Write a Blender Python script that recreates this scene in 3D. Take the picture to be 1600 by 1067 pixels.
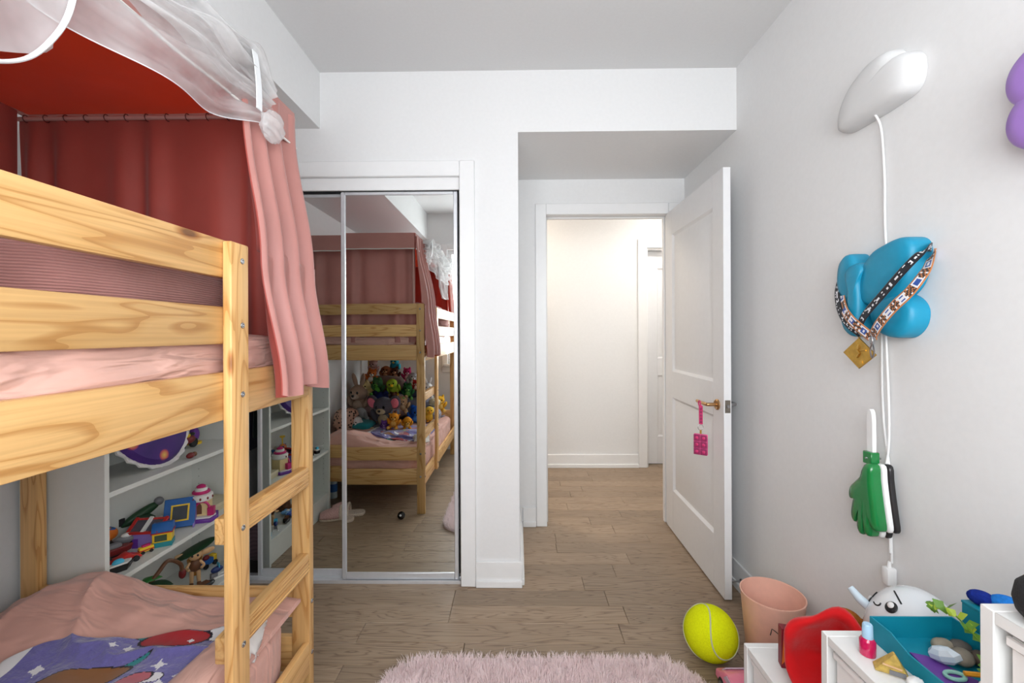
import bpy, bmesh, math, random
from mathutils import Vector, Matrix, Euler, noise
random.seed(7)
for o in list(bpy.data.objects): bpy.data.objects.remove(o)
SC = bpy.context.scene
COL = SC.collection
PI = math.pi
R = math.radians

# ---------------------------------------------------------------- camera
cd = bpy.data.cameras.new('camera')
cd.sensor_width = 36.0
cd.lens = 36.0 * 677.0 / 1600.0
cd.shift_y = -12.5 / 1600.0
cd.clip_start = 0.02
cam = bpy.data.objects.new('camera', cd)
COL.objects.link(cam)
cam.matrix_world = (Matrix.Translation((0, 0, 1.26)) @ Matrix.Rotation(R(0.76), 4, 'Z')
                    @ Matrix.Rotation(R(90), 4, 'X') @ Matrix.Rotation(R(-0.23), 4, 'Z'))
SC.camera = cam

# ---------------------------------------------------------------- sky, daylight, exposure
wd = bpy.data.worlds.new('overcast_sky')
SC.world = wd
wd.use_nodes = True
wn = wd.node_tree.nodes['Background']
wn.inputs['Color'].default_value = (0.93, 0.97, 1.0, 1)
wn.inputs['Strength'].default_value = 10.2
ld = bpy.data.lights.new('window_daylight', 'AREA')
ld.shape = 'RECTANGLE'; ld.size = 1.84; ld.size_y = 1.25
ld.cycles.is_portal = True                       # guides the sky light through the window opening
lo = bpy.data.objects.new('window_daylight', ld); COL.objects.link(lo)
lo.location = (0.15, -0.475, 1.555); lo.rotation_euler = (R(90), 0, 0)
SC.view_settings.view_transform = 'Standard'
SC.view_settings.look = 'None'
SC.view_settings.gamma = 1.0
SC.view_settings.use_curve_mapping = False
SC.view_settings.exposure = 0.0

# ---------------------------------------------------------------- mesh helpers
class G:
    """collects vertices and faces; build() links them as ONE mesh object"""
    def __init__(s): s.v = []; s.f = []; s.mi = []; s.cur = 0; s.mg = False
    def add(s, vs, fs):
        b = len(s.v); s.v += [Vector(p) for p in vs]
        for f in fs: s.f.append([i + b for i in f]); s.mi.append(s.cur)
        return s
    def box(s, x0, x1, y0, y1, z0, z1, m=None):
        vs = [(x0,y0,z0),(x1,y0,z0),(x1,y1,z0),(x0,y1,z0),(x0,y0,z1),(x1,y0,z1),(x1,y1,z1),(x0,y1,z1)]
        if m is not None: vs = [m @ Vector(p) for p in vs]
        return s.add(vs, [(0,3,2,1),(4,5,6,7),(0,1,5,4),(1,2,6,5),(2,3,7,6),(3,0,4,7)])
    def cyl(s, p0, p1, r0, r1=None, n=16, cap=True):
        r1 = r0 if r1 is None else r1
        return s.tube([p0, p1], [r0, r1], n, cap)
    def tube(s, path, r, n=8, cap=True, flat=1.0):
        path = [Vector(p) for p in path]; k = len(path)
        rs = r if isinstance(r, (list, tuple)) else [r] * k
        t0 = (path[1] - path[0]).normalized()
        up = Vector((0,0,1)) if abs(t0.z) < .9 else Vector((1,0,0))
        nrm = t0.cross(up).normalized(); vs = []
        for i, p in enumerate(path):
            t = (path[min(i+1,k-1)] - path[max(i-1,0)])
            t = t.normalized() if t.length > 1e-9 else t0
            nrm = (nrm - t * nrm.dot(t)); nrm = nrm.normalized() if nrm.length > 1e-6 else t.orthogonal().normalized()
            bn = t.cross(nrm)
            for j in range(n):
                a = 2*PI*j/n
                vs.append(p + (nrm*math.cos(a) + bn*math.sin(a)*flat) * rs[i])
        fs = [(i*n+j, i*n+(j+1)%n, (i+1)*n+(j+1)%n, (i+1)*n+j) for i in range(k-1) for j in range(n)]
        if cap: fs += [tuple(reversed(range(n))), tuple((k-1)*n+j for j in range(n))]
        return s.add(vs, fs)
    def lathe(s, prof, n=24, c=(0,0,0), m=None):
        c = Vector(c); vs = []; fs = []; k = len(prof); s.mg = True
        for r, z in prof:
            for j in range(n):
                a = 2*PI*j/n; p = Vector((r*math.cos(a), r*math.sin(a), z))
                vs.append(c + (m @ p if m is not None else p))
        for i in range(k-1):
            for j in range(n): fs.append((i*n+j, i*n+(j+1)%n, (i+1)*n+(j+1)%n, (i+1)*n+j))
        if prof[0][0] > 1e-6: fs.append(tuple(reversed(range(n))))
        if prof[-1][0] > 1e-6: fs.append(tuple((k-1)*n+j for j in range(n)))
        return s.add(vs, fs)
    def ell(s, c, r, rot=None, nu=16, nv=10, e=1.0, fn=None):
        """ellipsoid; e<1 squarer; fn(unit vector)->radius factor"""
        c = Vector(c); r = (r, r, r) if isinstance(r, (int, float)) else r; s.mg = True
        M = Euler([R(a) for a in rot]).to_matrix() if rot else None
        vs = []; fs = []
        def q(a): return math.copysign(abs(a)**e, a)
        for i in range(nv+1):
            th = PI*i/nv
            for j in range(nu):
                ph = 2*PI*j/nu
                u = Vector((math.sin(th)*math.cos(ph), math.sin(th)*math.sin(ph), math.cos(th)))
                w = Vector((q(u.x), q(u.y), q(u.z)))
                if fn: w = w * fn(u)
                p = Vector((w.x*r[0], w.y*r[1], w.z*r[2]))
                if M: p = M @ p
                vs.append(c + p)
        b = []
        for i in range(nv):
            for j in range(nu):
                a0, a1, b0, b1 = i*nu+j, i*nu+(j+1)%nu, (i+1)*nu+j, (i+1)*nu+(j+1)%nu
                if i == 0: fs.append((0, b0, b1))
                elif i == nv-1: fs.append((a0, nv*nu, a1))
                else: fs.append((a0, b0, b1, a1))
        return s.add(vs, fs)
    def prism(s, pts, fn0, fn1):
        """outline pts (2D); fn0/fn1 map a 2D point to the two 3D faces"""
        n = len(pts)
        vs = [fn0(*p) for p in pts] + [fn1(*p) for p in pts]
        fs = [tuple(range(n)), tuple(reversed(range(n, 2*n)))] + [(i+n, (i+1)%n+n, (i+1)%n, i) for i in range(n)]
        return s.add(vs, fs)
    def grid(s, fn, nu, nv, closeu=False):
        vs = [fn(i/nu, j/nv) for j in range(nv+1) for i in range(nu+1)]
        w = nu+1
        return s.add(vs, [(j*w+i, j*w+i+1, (j+1)*w+i+1, (j+1)*w+i) for j in range(nv) for i in range(nu)])
    def xf(s, M, start=0):
        for i in range(start, len(s.v)): s.v[i] = M @ s.v[i]
        return s
    def mesh(s, name, mats, bevel=0, seg=1, sharp=38):
        bm = bmesh.new()
        vs = [bm.verts.new(p) for p in s.v]
        for f, m in zip(s.f, s.mi):
            try:
                ff = bm.faces.new([vs[i] for i in f]); ff.material_index = m
            except ValueError: pass
        if s.mg: bmesh.ops.remove_doubles(bm, verts=bm.verts, dist=1e-6)
        loose = [v for v in bm.verts if not v.link_faces]
        if loose: bmesh.ops.delete(bm, geom=loose, context='VERTS')
        bmesh.ops.recalc_face_normals(bm, faces=bm.faces)
        if bevel:
            es = [e for e in bm.edges if len(e.link_faces) == 2 and e.calc_face_angle(0) > R(30)]
            bmesh.ops.bevel(bm, geom=es, offset=bevel, segments=seg, profile=.5, affect='EDGES', clamp_overlap=True)
        me = bpy.data.meshes.new(name); bm.to_mesh(me); bm.free()
        for m in (mats if isinstance(mats, (list, tuple)) else [mats]): me.materials.append(m)
        me.shade_smooth()
        if sharp: me.set_sharp_from_angle(angle=R(sharp))
        return me
    def build(s, name, mats, parent=None, world=False, origin=None, **k):
        if parent is not None and world:
            L = parent_loc(parent)
            s.v = [p - L for p in s.v]
        elif parent is None:
            if origin is None:
                xs = [p.x for p in s.v]; ys = [p.y for p in s.v]; zs = [p.z for p in s.v]
                origin = ((min(xs)+max(xs))/2, (min(ys)+max(ys))/2, min(zs))
            origin = Vector(origin); s.v = [p - origin for p in s.v]
        o = bpy.data.objects.new(name, s.mesh(name, mats, **k)); COL.objects.link(o)
        if parent is not None: o.parent = parent
        else: o.location = origin
        return o

def parent_loc(p):
    L = Vector(p.location)
    while p.parent is not None: p = p.parent; L = L + Vector(p.location)
    return L

def tag(o, label=None, cat=None, group=None, kind=None):
    if label: o['label'] = label
    if cat: o['category'] = cat
    if group: o['group'] = group
    if kind: o['kind'] = kind
    return o
def thing(name, label, cat, loc=(0,0,0), rot=(0,0,0), group=None, kind=None, scale=1.0):
    o = bpy.data.objects.new(name, None); COL.objects.link(o)
    o.empty_display_size = .05
    o.location = loc; o.rotation_euler = [R(a) for a in rot]; o.scale = (scale,)*3
    return tag(o, label, cat, group, kind)
def board(name, x0, x1, y0, y1, z0, z1, mat, parent=None, bevel=.003, seg=2):
    """a plank whose own X axis runs along its longest side, so the grain follows it"""
    c = Vector(((x0+x1)/2, (y0+y1)/2, (z0+z1)/2)); d = (x1-x0, y1-y0, z1-z0)
    ax = max(range(3), key=lambda i: d[i])
    if ax == 0: rot = Euler((0,0,0)); l, w, h = d
    elif ax == 1: rot = Euler((0,0,R(90))); l, w, h = d[1], d[0], d[2]
    else: rot = Euler((0,R(-90),0)); l, w, h = d[2], d[1], d[0]
    o = bpy.data.objects.new(name, G().box(-l/2,l/2,-w/2,w/2,-h/2,h/2).mesh(name, mat, bevel=bevel, seg=seg))
    COL.objects.link(o); o.rotation_euler = rot
    if parent is not None: o.parent = parent; o.location = c - parent_loc(parent)
    else: o.location = c
    return o
def smoothpts(pts, n=6, closed=False):
    """Catmull-Rom through the points"""
    P = [Vector(p) for p in pts]; k = len(P); out = []
    rng = range(k) if closed else range(k-1)
    for i in rng:
        if closed: a, b, c, d = P[(i-1)%k], P[i], P[(i+1)%k], P[(i+2)%k]
        else: a, b, c, d = P[max(i-1,0)], P[i], P[i+1], P[min(i+2,k-1)]
        for j in range(n):
            t = j/n
            out.append(.5*((2*b)+(c-a)*t+(2*a-5*b+4*c-d)*t*t+(3*b-a-3*c+d)*t**3))
    if not closed: out.append(P[-1])
    return out

# ---------------------------------------------------------------- materials (all node based)
def lin(r, g, b):
    f = lambda c: ((c/255+.055)/1.055)**2.4 if c > 10 else c/255/12.92
    return (f(r), f(g), f(b), 1)
class NT:
    def __init__(s, name):
        s.m = bpy.data.materials.new(name); s.m.use_nodes = True
        s.t = s.m.node_tree; s.b = s.t.nodes['Principled BSDF']; s.out = s.t.nodes['Material Output']
    def n(s, ty, **k):
        nd = s.t.nodes.new(ty)
        for a, v in k.items():
            if hasattr(nd, a) and a not in ('Scale',): setattr(nd, a, v)
            else: nd.inputs[a].default_value = v
        return nd
    def l(s, a, b): s.t.links.new(a, b)
def ramp(nt, stops):
    r = nt.n('ShaderNodeValToRGB'); e = r.color_ramp.elements
    while len(e) < len(stops): e.new(.5)
    for i, (p, c) in enumerate(stops): e[i].position = p; e[i].color = c
    return r
def bump(nt, h, strength, dist=.01):
    b = nt.n('ShaderNodeBump'); b.inputs['Strength'].default_value = strength; b.inputs['Distance'].default_value = dist
    nt.l(h, b.inputs['Height']); nt.l(b.outputs['Normal'], nt.b.inputs['Normal']); return b
_mc = {}
def mat(rgb, rough=.5, var=.06, bs=.0, nscale=40, metal=0, name=None, sss=0, coat=0, spec=.5, bdist=.004):
    """plain painted / plastic / cloth material with a slight procedural mottling"""
    key = (tuple(rgb), rough, var, bs, nscale, metal, coat, spec)
    if key in _mc: return _mc[key]
    nt = NT(name or 'plain_%03d_%03d_%03d' % tuple(int(c) for c in rgb))
    tc = nt.n('ShaderNodeTexCoord'); nz = nt.n('ShaderNodeTexNoise'); nz.inputs['Scale'].default_value = nscale
    nz.inputs['Detail'].default_value = 3
    nt.l(tc.outputs['Object'], nz.inputs['Vector'])
    c = lin(*rgb); lo_ = tuple(max(0, x*(1-var)) for x in c[:3])+(1,); hi = tuple(min(1, x*(1+var)) for x in c[:3])+(1,)
    rp = ramp(nt, [(.3, lo_), (.7, hi)]); nt.l(nz.outputs['Fac'], rp.inputs['Fac'])
    nt.l(rp.outputs['Color'], nt.b.inputs['Base Color'])
    nt.b.inputs['Roughness'].default_value = rough; nt.b.inputs['Metallic'].default_value = metal
    nt.b.inputs['Specular IOR Level'].default_value = spec
    if coat: nt.b.inputs['Coat Weight'].default_value = coat
    if bs: bump(nt, nz.outputs['Fac'], bs, bdist)
    _mc[key] = nt.m
    return nt.m
def wood(name, c0, c1, c2, rough=.45, ring=9.0, knots=True, scale=1.0):
    nt = NT(name)
    tc = nt.n('ShaderNodeTexCoord'); oi = nt.n('ShaderNodeObjectInfo')
    off = nt.n('ShaderNodeVectorMath', operation='SCALE'); off.inputs[0].default_value = (7.3, 3.1, 5.7)
    nt.l(oi.outputs['Random'], off.inputs['Scale'])
    ad = nt.n('ShaderNodeVectorMath', operation='ADD'); nt.l(tc.outputs['Object'], ad.inputs[0]); nt.l(off.outputs[0], ad.inputs[1])
    mp = nt.n('ShaderNodeMapping'); mp.inputs['Scale'].default_value = (1.1*scale, 10*scale, 10*scale); nt.l(ad.outputs[0], mp.inputs['Vector'])
    n1 = nt.n('ShaderNodeTexNoise'); n1.inputs['Scale'].default_value = 1.6; n1.inputs['Detail'].default_value = 1.5; n1.inputs['Distortion'].default_value = .5
    nt.l(mp.outputs[0], n1.inputs['Vector'])
    # contour lines of the stretched noise read as cathedral grain
    mu = nt.n('ShaderNodeMath', operation='MULTIPLY'); mu.inputs[1].default_value = ring; nt.l(n1.outputs['Fac'], mu.inputs[0])
    fr = nt.n('ShaderNodeMath', operation='FRACT'); nt.l(mu.outputs[0], fr.inputs[0])
    rp = ramp(nt, [(0, c1), (.22, c0), (.72, c0), (.93, c2)]); nt.l(fr.outputs[0], rp.inputs['Fac'])
    mp2 = nt.n('ShaderNodeMapping'); mp2.inputs['Scale'].default_value = (3*scale, 160*scale, 160*scale); nt.l(ad.outputs[0], mp2.inputs['Vector'])
    n2 = nt.n('ShaderNodeTexNoise'); n2.inputs['Scale'].default_value = 1.0; n2.inputs['Detail'].default_value = 3; nt.l(mp2.outputs[0], n2.inputs['Vector'])
    mx = nt.n('ShaderNodeMixRGB', blend_type='MULTIPLY'); mx.inputs['Fac'].default_value = .55
    r2 = ramp(nt, [(.3, (.72,.68,.62,1)), (.62, (1,1,1,1))]); nt.l(n2.outputs['Fac'], r2.inputs['Fac'])
    nt.l(rp.outputs['Color'], mx.inputs['Color1']); nt.l(r2.outputs['Color'], mx.inputs['Color2'])
    last = mx.outputs['Color']
    if knots:
        mp3 = nt.n('ShaderNodeMapping'); mp3.inputs['Scale'].default_value = (2.2, 6, 6); nt.l(ad.outputs[0], mp3.inputs['Vector'])
        vo = nt.n('ShaderNodeTexVoronoi'); vo.inputs['Scale'].default_value = 1.0; nt.l(mp3.outputs[0], vo.inputs['Vector'])
        r3 = ramp(nt, [(.03, (.2,.09,.04,1)), (.055, (.6,.38,.2,1)), (.09, (1,1,1,1))]); nt.l(vo.outputs['Distance'], r3.inputs['Fac'])
        m3 = nt.n('ShaderNodeMixRGB', blend_type='MULTIPLY'); m3.inputs['Fac'].default_value = .9
        nt.l(last, m3.inputs['Color1']); nt.l(r3.outputs['Color'], m3.inputs['Color2']); last = m3.outputs['Color']
    # piece to piece difference
    hs = nt.n('ShaderNodeHueSaturation'); mr = nt.n('ShaderNodeMapRange'); mr.inputs['To Min'].default_value = .82; mr.inputs['To Max'].default_value = 1.1
    nt.l(oi.outputs['Random'], mr.inputs['Value']); nt.l(mr.outputs[0], hs.inputs['Value']); nt.l(last, hs.inputs['Color'])
    nt.l(hs.outputs['Color'], nt.b.inputs['Base Color'])
    nt.b.inputs['Roughness'].default_value = rough
    bump(nt, n2.outputs['Fac'], .12, .002)
    return nt.m
def cloth(name, rgb, rough=.75, trans=0.0, tcol=None, crease=None, sheen=.2, bs=.25, bscale=9, rib=None, bdist=.02):
    nt = NT(name); tc = nt.n('ShaderNodeTexCoord')
    nz = nt.n('ShaderNodeTexNoise'); nz.inputs['Scale'].default_value = bscale; nz.inputs['Detail'].default_value = 4
    nt.l(tc.outputs['Object'], nz.inputs['Vector'])
    c = lin(*rgb); rp = ramp(nt, [(.3, tuple(x*.9 for x in c[:3])+(1,)), (.7, tuple(min(1,x*1.06) for x in c[:3])+(1,))])
    nt.l(nz.outputs['Fac'], rp.inputs['Fac']); nt.l(rp.outputs['Color'], nt.b.inputs['Base Color'])
    nt.b.inputs['Roughness'].default_value = rough; nt.b.inputs['Sheen Weight'].default_value = sheen; nt.b.inputs['Specular IOR Level'].default_value = .3
    h = nz.outputs['Fac']
    if rib:
        wv = nt.n('ShaderNodeTexWave', bands_direction=rib[0]); wv.inputs['Scale'].default_value = rib[1]; wv.inputs['Distortion'].default_value = rib[2] if len(rib) > 2 else .6
        wv.inputs['Detail Scale'].default_value = .6
        nt.l(tc.outputs['Object'], wv.inputs['Vector'])
        mm = nt.n('ShaderNodeMixRGB', blend_type='MULTIPLY'); mm.inputs['Fac'].default_value = .25
        nt.l(rp.outputs['Color'], mm.inputs['Color1']); nt.l(wv.outputs['Color'], mm.inputs['Color2']); nt.l(mm.outputs['Color'], nt.b.inputs['Base Color'])
        h = wv.outputs['Fac']; bdist = .004
    if crease:      # long soft wrinkles: noise stretched along one direction
        mp = nt.n('ShaderNodeMapping'); mp.inputs['Rotation'].default_value = crease[0]; mp.inputs['Scale'].default_value = crease[1]
        nt.l(tc.outputs['Object'], mp.inputs['Vector']); n2 = nt.n('ShaderNodeTexNoise'); n2.inputs['Scale'].default_value = 1; n2.inputs['Detail'].default_value = 2; n2.inputs['Distortion'].default_value = .9
        nt.l(mp.outputs[0], n2.inputs['Vector']); h = n2.outputs['Fac']
    bump(nt, h, bs, bdist)
    if trans:
        tr = nt.n('ShaderNodeBsdfTranslucent'); tr.inputs['Color'].default_value = lin(*(tcol or rgb))
        mx = nt.n('ShaderNodeMixShader'); mx.inputs['Fac'].default_value = trans
        nt.l(nt.b.outputs[0], mx.inputs[1]); nt.l(tr.outputs[0], mx.inputs[2]); nt.l(mx.outputs[0], nt.out.inputs['Surface'])
    return nt.m

M_WALL = mat((232,232,232), .62, .012, .03, 60, name='wall_paint', bdist=.002)
M_CEIL = mat((220,220,220), .8, .012, .04, 80, name='ceiling_paint', bdist=.002)
M_TRIM = mat((238,238,238), .35, .01, 0, 20, name='trim_paint')
M_DOOR = mat((232,232,233), .38, .012, .015, 30, name='door_paint', bdist=.002)
M_PINE = wood('pine_wood', lin(226,180,118), lin(217,168,104), lin(199,146,84), .42, ring=7)
M_OAK = wood('oak_floor_wood', lin(162,140,117), lin(149,127,105), lin(132,110,90), .42, ring=11, knots=False, scale=1.3)
M_GAP = mat((52,44,38), .8, .1, name='floor_gap')
M_ALU = mat((222,224,228), .34, .03, metal=.45, name='brushed_aluminium')
M_STEEL = mat((170,170,172), .3, .05, metal=1, name='steel')
M_MIRROR = NT('mirror_glass'); M_MIRROR.b.inputs['Metallic'].default_value = 1; M_MIRROR.b.inputs['Roughness'].default_value = .0
M_MIRROR.b.inputs['Base Color'].default_value = (.80,.83,.81,1); M_MIRROR = M_MIRROR.m
def glass_pane():
    nt = NT('window_glass'); t = nt.n('ShaderNodeBsdfTransparent'); g = nt.n('ShaderNodeBsdfGlossy'); g.inputs['Roughness'].default_value = .02
    mx = nt.n('ShaderNodeMixShader'); mx.inputs['Fac'].default_value = .06
    nt.l(t.outputs[0], mx.inputs[1]); nt.l(g.outputs[0], mx.inputs[2]); nt.l(mx.outputs[0], nt.out.inputs['Surface'])
    return nt.m
M_PANE = glass_pane()
M_WHITEPL = mat((236,236,236), .35, .01, name='white_plastic')
M_BLACKPL = mat((22,22,24), .4, .1, name='black_plastic')

# ---------------------------------------------------------------- setting
def struct(name, g, m, label, **k):
    o = g.build(name, m, **k); return tag(o, label, None, None, 'structure')
CZ = 2.575
# floor: slab with planks as separate pieces
fl = struct('floor', G().box(-1.7,2.7,-.36,4.35,-.08,-.012), M_GAP, 'grey-brown oak plank floor running from bedroom into the hall', origin=(0,0,-.012))
PITCH = .121
joints = {0:[.3245], 1:[.5056], 2:[.6135], 3:[.222], 4:[.796], 5:[.61], 6:[.478], 7:[.71], -1:[.4166]}
rr = random.Random(3)
for k in range(-21, 18):
    y0 = 2.127 + k*PITCH; y1 = y0 + PITCH; ym = (y0+y1)/2
    if ym < 2.2: xa, xb = -1.64, 1.09
    elif ym < 2.9: xa, xb = 0.0, 1.09
    else: xa, xb = -1.5, 2.6
    if y0 < -.36: y0 = -.36
    if y1 > 4.21: continue
    if k in joints:
        xs = list(joints[k]); a = xs[0]
        while a > xa: a -= rr.uniform(.55,1.15); xs.append(a)
        a = xs[0]
        while a < xb: a += rr.uniform(.55,1.15); xs.append(a)
        xs = sorted(x for x in xs if xa+.12 < x < xb-.12)
    else:
        xs = []; a = xa + rr.uniform(.2,1.0)
        while a < xb-.15: xs.append(a); a += rr.uniform(.5,1.2)
    xs = [xa]+xs+[xb]
    for i in range(len(xs)-1):
        board('floor_plank', xs[i]+.0006, xs[i+1]-.0006, y0+.0007, y1-.0007, -.012, 0, M_OAK, fl, bevel=.0016, seg=1)

struct('ceiling', G().box(-1.76,1.21,-.47,2.96,CZ,CZ+.1), M_CEIL, 'flat white bedroom ceiling')
struct('wall_right', G().box(1.09,1.21,-.47,2.84,0,CZ), M_WALL, 'plain white wall with the hanging lamps')
struct('wall_left', G().box(-1.76,-1.64,-.47,2.96,0,CZ), M_WALL, 'white wall behind the bunk bed')
struct('wall_back', G().box(-.289,.005,2.165,2.265,0,2.266).box(-1.64,-.289,2.165,2.265,2.046,2.266).box(-1.64,-1.46,2.165,2.265,0,2.046)
       .box(-1.64,1.09,2.165,2.265,2.266,CZ), M_WALL, 'white wall around the mirrored closet and above the door alcove')
struct('wall_alcove_left', G().box(-.1,.005,2.265,2.84,0,2.266), M_WALL, 'narrow white side wall of the door alcove')
struct('ceiling_alcove', G().box(-.1,1.09,2.265,2.84,2.266,2.34), M_WALL, 'low dropped ceiling of the door alcove')
struct('wall_alcove', G().box(-1.64,.17,2.84,2.96,0,CZ).box(1.0,2.6,2.84,2.96,0,CZ).box(.17,1.0,2.84,2.96,2.05,CZ), M_WALL, 'white wall holding the bedroom doorway')
struct('wall_closet', G().box(-1.64,-.1,2.80,2.84,0,2.4).box(-1.64,-.1,2.265,2.8,2.36,2.4), M_WALL, 'inner back wall of the closet')
struct('wall_bulkhead', G().box(-1.64,-.99,-.35,2.165,2.293,CZ), M_WALL, 'boxed white ceiling beam above the bunk bed')
WX0, WX1, WZ0, WZ1 = -.77, 1.07, .93, 2.18
struct('wall_front', G().box(-1.64,WX0,-.47,-.35,0,CZ).box(WX1,1.09,-.47,-.35,0,CZ).box(WX0,WX1,-.47,-.35,0,WZ0).box(WX0,WX1,-.47,-.35,WZ1,CZ), M_WALL, 'white wall with the bedroom window')
# hall
struct('wall_hall', G().box(-1.6,1.21,4.08,4.2,0,2.45).box(1.21,1.99,4.08,4.2,2.055,2.45).box(1.99,2.7,4.08,4.2,0,2.45).box(1.1,2.1,4.23,4.3,0,2.2), M_WALL, 'bright white hallway wall seen through the doorway')
struct('wall_hall_left', G().box(-1.6,-1.5,2.96,4.08,0,2.45), M_WALL, 'white end wall of the hallway')
struct('wall_hall_right', G().box(2.6,2.7,2.96,4.08,0,2.45), M_WALL, 'white far end wall of the hallway')
struct('ceiling_hall', G().box(-1.6,2.7,2.96,4.2,2.45,2.55), M_CEIL, 'white hallway ceiling')

# window behind the camera (seen in the mirror)
w1 = thing('window_1', 'wide white framed window opposite the closet', None, ((WX0+WX1)/2,-.41,WZ0), kind='structure')
g = G(); f = .045
g.box(WX0,WX1,-.45,-.38,WZ0,WZ0+f).box(WX0,WX1,-.45,-.38,WZ1-f,WZ1).box(WX0,WX0+f,-.45,-.38,WZ0+f,WZ1-f).box(WX1-f,WX1,-.45,-.38,WZ0+f,WZ1-f)
g.box(.12,.18,-.45,-.38,WZ0+f,WZ1-f).box(WX0+f,WX1-f,-.44,-.39,1.04,1.07)
g.build('window_frame', M_TRIM, w1, world=True, bevel=.004)
for a, b in ((WX0+f,.12),(.18,WX1-f)): G().box(a,b,-.42,-.414,1.07,WZ1-f).build('pane', M_PANE, w1, world=True)
for a, b in ((WX0+f,.12),(.18,WX1-f)): G().box(a,b,-.42,-.414,WZ0+f,1.04).build('pane', M_PANE, w1, world=True)
G().box(WX0-.04,WX1+.015,-.38,-.31,WZ0-.03,WZ0).build('window_sill', M_TRIM, w1, world=True, bevel=.005)
g = G().box(WX0-.06,WX0,-.352,-.336,WZ0-.03,WZ1+.06).box(WX0,WX1,-.352,-.336,WZ1,WZ1+.06).box(WX0-.06,WX1+.01,-.352,-.336,WZ0-.09,WZ0-.03)
g.build('window_casing', M_TRIM, w1, world=True, bevel=.003)

# baseboards with a shoe moulding
def baseb(name, segs, label):
    g = G()
    for x0, x1, y0, y1, nx, ny in segs:
        # (x0..x1, y0..y1) is the wall line; nx, ny its outward normal
        t, s = .013, .024
        for d, z0, z1 in ((t,0,.124),(s,0,.034)):
            g.box(min(x0,x0+nx*d), max(x1,x1+nx*d), min(y0,y0+ny*d), max(y1,y1+ny*d), z0, z1)
    return struct(name, g, M_TRIM, label, bevel=.003)
baseb('baseboard_right', [(1.09,1.09,-.35,2.84,-1,0)], 'white baseboard along the right wall')
baseb('baseboard_back', [(-.213,.005+.013,2.165,2.165,0,-1),(.005,.005,2.165,2.84,1,0)], 'white baseboard wrapping the corner beside the closet')
baseb('baseboard_alcove', [(.03,.116,2.84,2.84,0,-1)], 'short white baseboard beside the door casing')
baseb('baseboard_hall', [(-1.5,1.127,4.08,4.08,0,-1)], 'white baseboard at the foot of the hallway wall')
baseb('baseboard_left', [(-1.64,-1.64,-.35,1.37,1,0)], 'white baseboard behind the bunk bed')
baseb('baseboard_front', [(-1.61,1.06,-.35,-.35,0,1)], 'white baseboard below the window')

# casings
def casing(name, x0, x1, zt, w, yf, t, label, left=True, right=True):
    g = G()
    if left: g.box(x0-w,x0,yf-t,yf,0,zt+w)
    if right: g.box(x1,x1+w,yf-t,yf,0,zt+w)
    g.box(x0 if left else x0-w, x1, yf-t, yf, zt, zt+w)
    return struct(name, g, M_TRIM, label, bevel=.004)
casing('trim_1', -1.46, -.289, 2.046, .077, 2.165, .015, 'flat white casing around the closet opening')
g = G().box(.117,.188,2.825,2.84,0,2.106).box(.188,.982,2.825,2.84,2.034,2.106).box(.982,1.053,2.825,2.84,0,2.106)
g.box(.17,.188,2.84,2.96,0,2.034).box(.982,1.0,2.84,2.96,0,2.034).box(.17,1.0,2.84,2.96,2.034,2.05)
g.box(.188,.198,2.895,2.925,0,2.034).box(.972,.982,2.895,2.925,0,2.034).box(.198,.972,2.895,2.925,2.024,2.034)
struct('trim_2', g, M_TRIM, 'white casing and jamb of the open bedroom doorway', bevel=.003)
g = G().box(1.127,1.21,4.065,4.08,0,2.137).box(1.21,1.99,4.065,4.08,2.055,2.137).box(1.99,2.073,4.065,4.08,0,2.137).box(1.21,1.222,4.08,4.2,0,2.055).box(1.222,1.99,4.08,4.2,2.043,2.055)
struct('trim_3', g, M_TRIM, 'white casing of the closed hallway door', bevel=.003)

# doors -------------------------------------------------------------
def panel_door(root, W, H, T):
    """local: X along the width from the hinge, Y thickness 0..T, Z up; two raised-and-fielded panels per face"""
    pans = [(.115, W-.115, .26, .845, None), (.115, W-.115, 1.01, 1.87, None)]
    g = G(); ins = .018
    xs = [0, .115, W-.115, W]; zs = [0, .22, .80, 1.0, 1.89, H]
    # slab core and stiles / rails proud of the panel recess
    for x0, x1 in ((0,.115),(W-.115,W)): g.box(x0,x1,0,T,0,H)
    for z0, z1 in ((0,.26),(.845,1.01),(1.87,H)): g.box(.115,W-.115,0,T,z0,z1)
    g.build('door_slab', M_DOOR, root, bevel=.0015)
    for x0, x1, z0, z1, _ in pans:
        g = G()
        for s, yo in ((1, 0), (-1, T)):
            y = lambda d: yo + s*d
            rings = [(0, .0), (.0, .009), (.03, .010), (.055, .004)]
            prev = None; vs = []; fs = []
            for d, dep in [(0,.001),(.014,.012),(.024,.012),(.05,.004)]:
                vs += [(x0+d,y(dep),z0+d),(x1-d,y(dep),z0+d),(x1-d,y(dep),z1-d),(x0+d,y(dep),z1-d)]
            for r_ in range(3):
                for i in range(4): fs.append((r_*4+i, r_*4+(i+1)%4, r_*4+4+(i+1)%4, r_*4+4+i))
            fs.append((12,13,14,15)); g.add(vs, fs)
        # outer edges closed between both faces
        g.build('panel', M_DOOR, root, sharp=20)
d1 = thing('door_1', 'white two panel bedroom door standing wide open', None, (.973, 2.853, .008), (0,0,-90.6), kind='structure')
panel_door(d1, .81, 2.028, .035)
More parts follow.
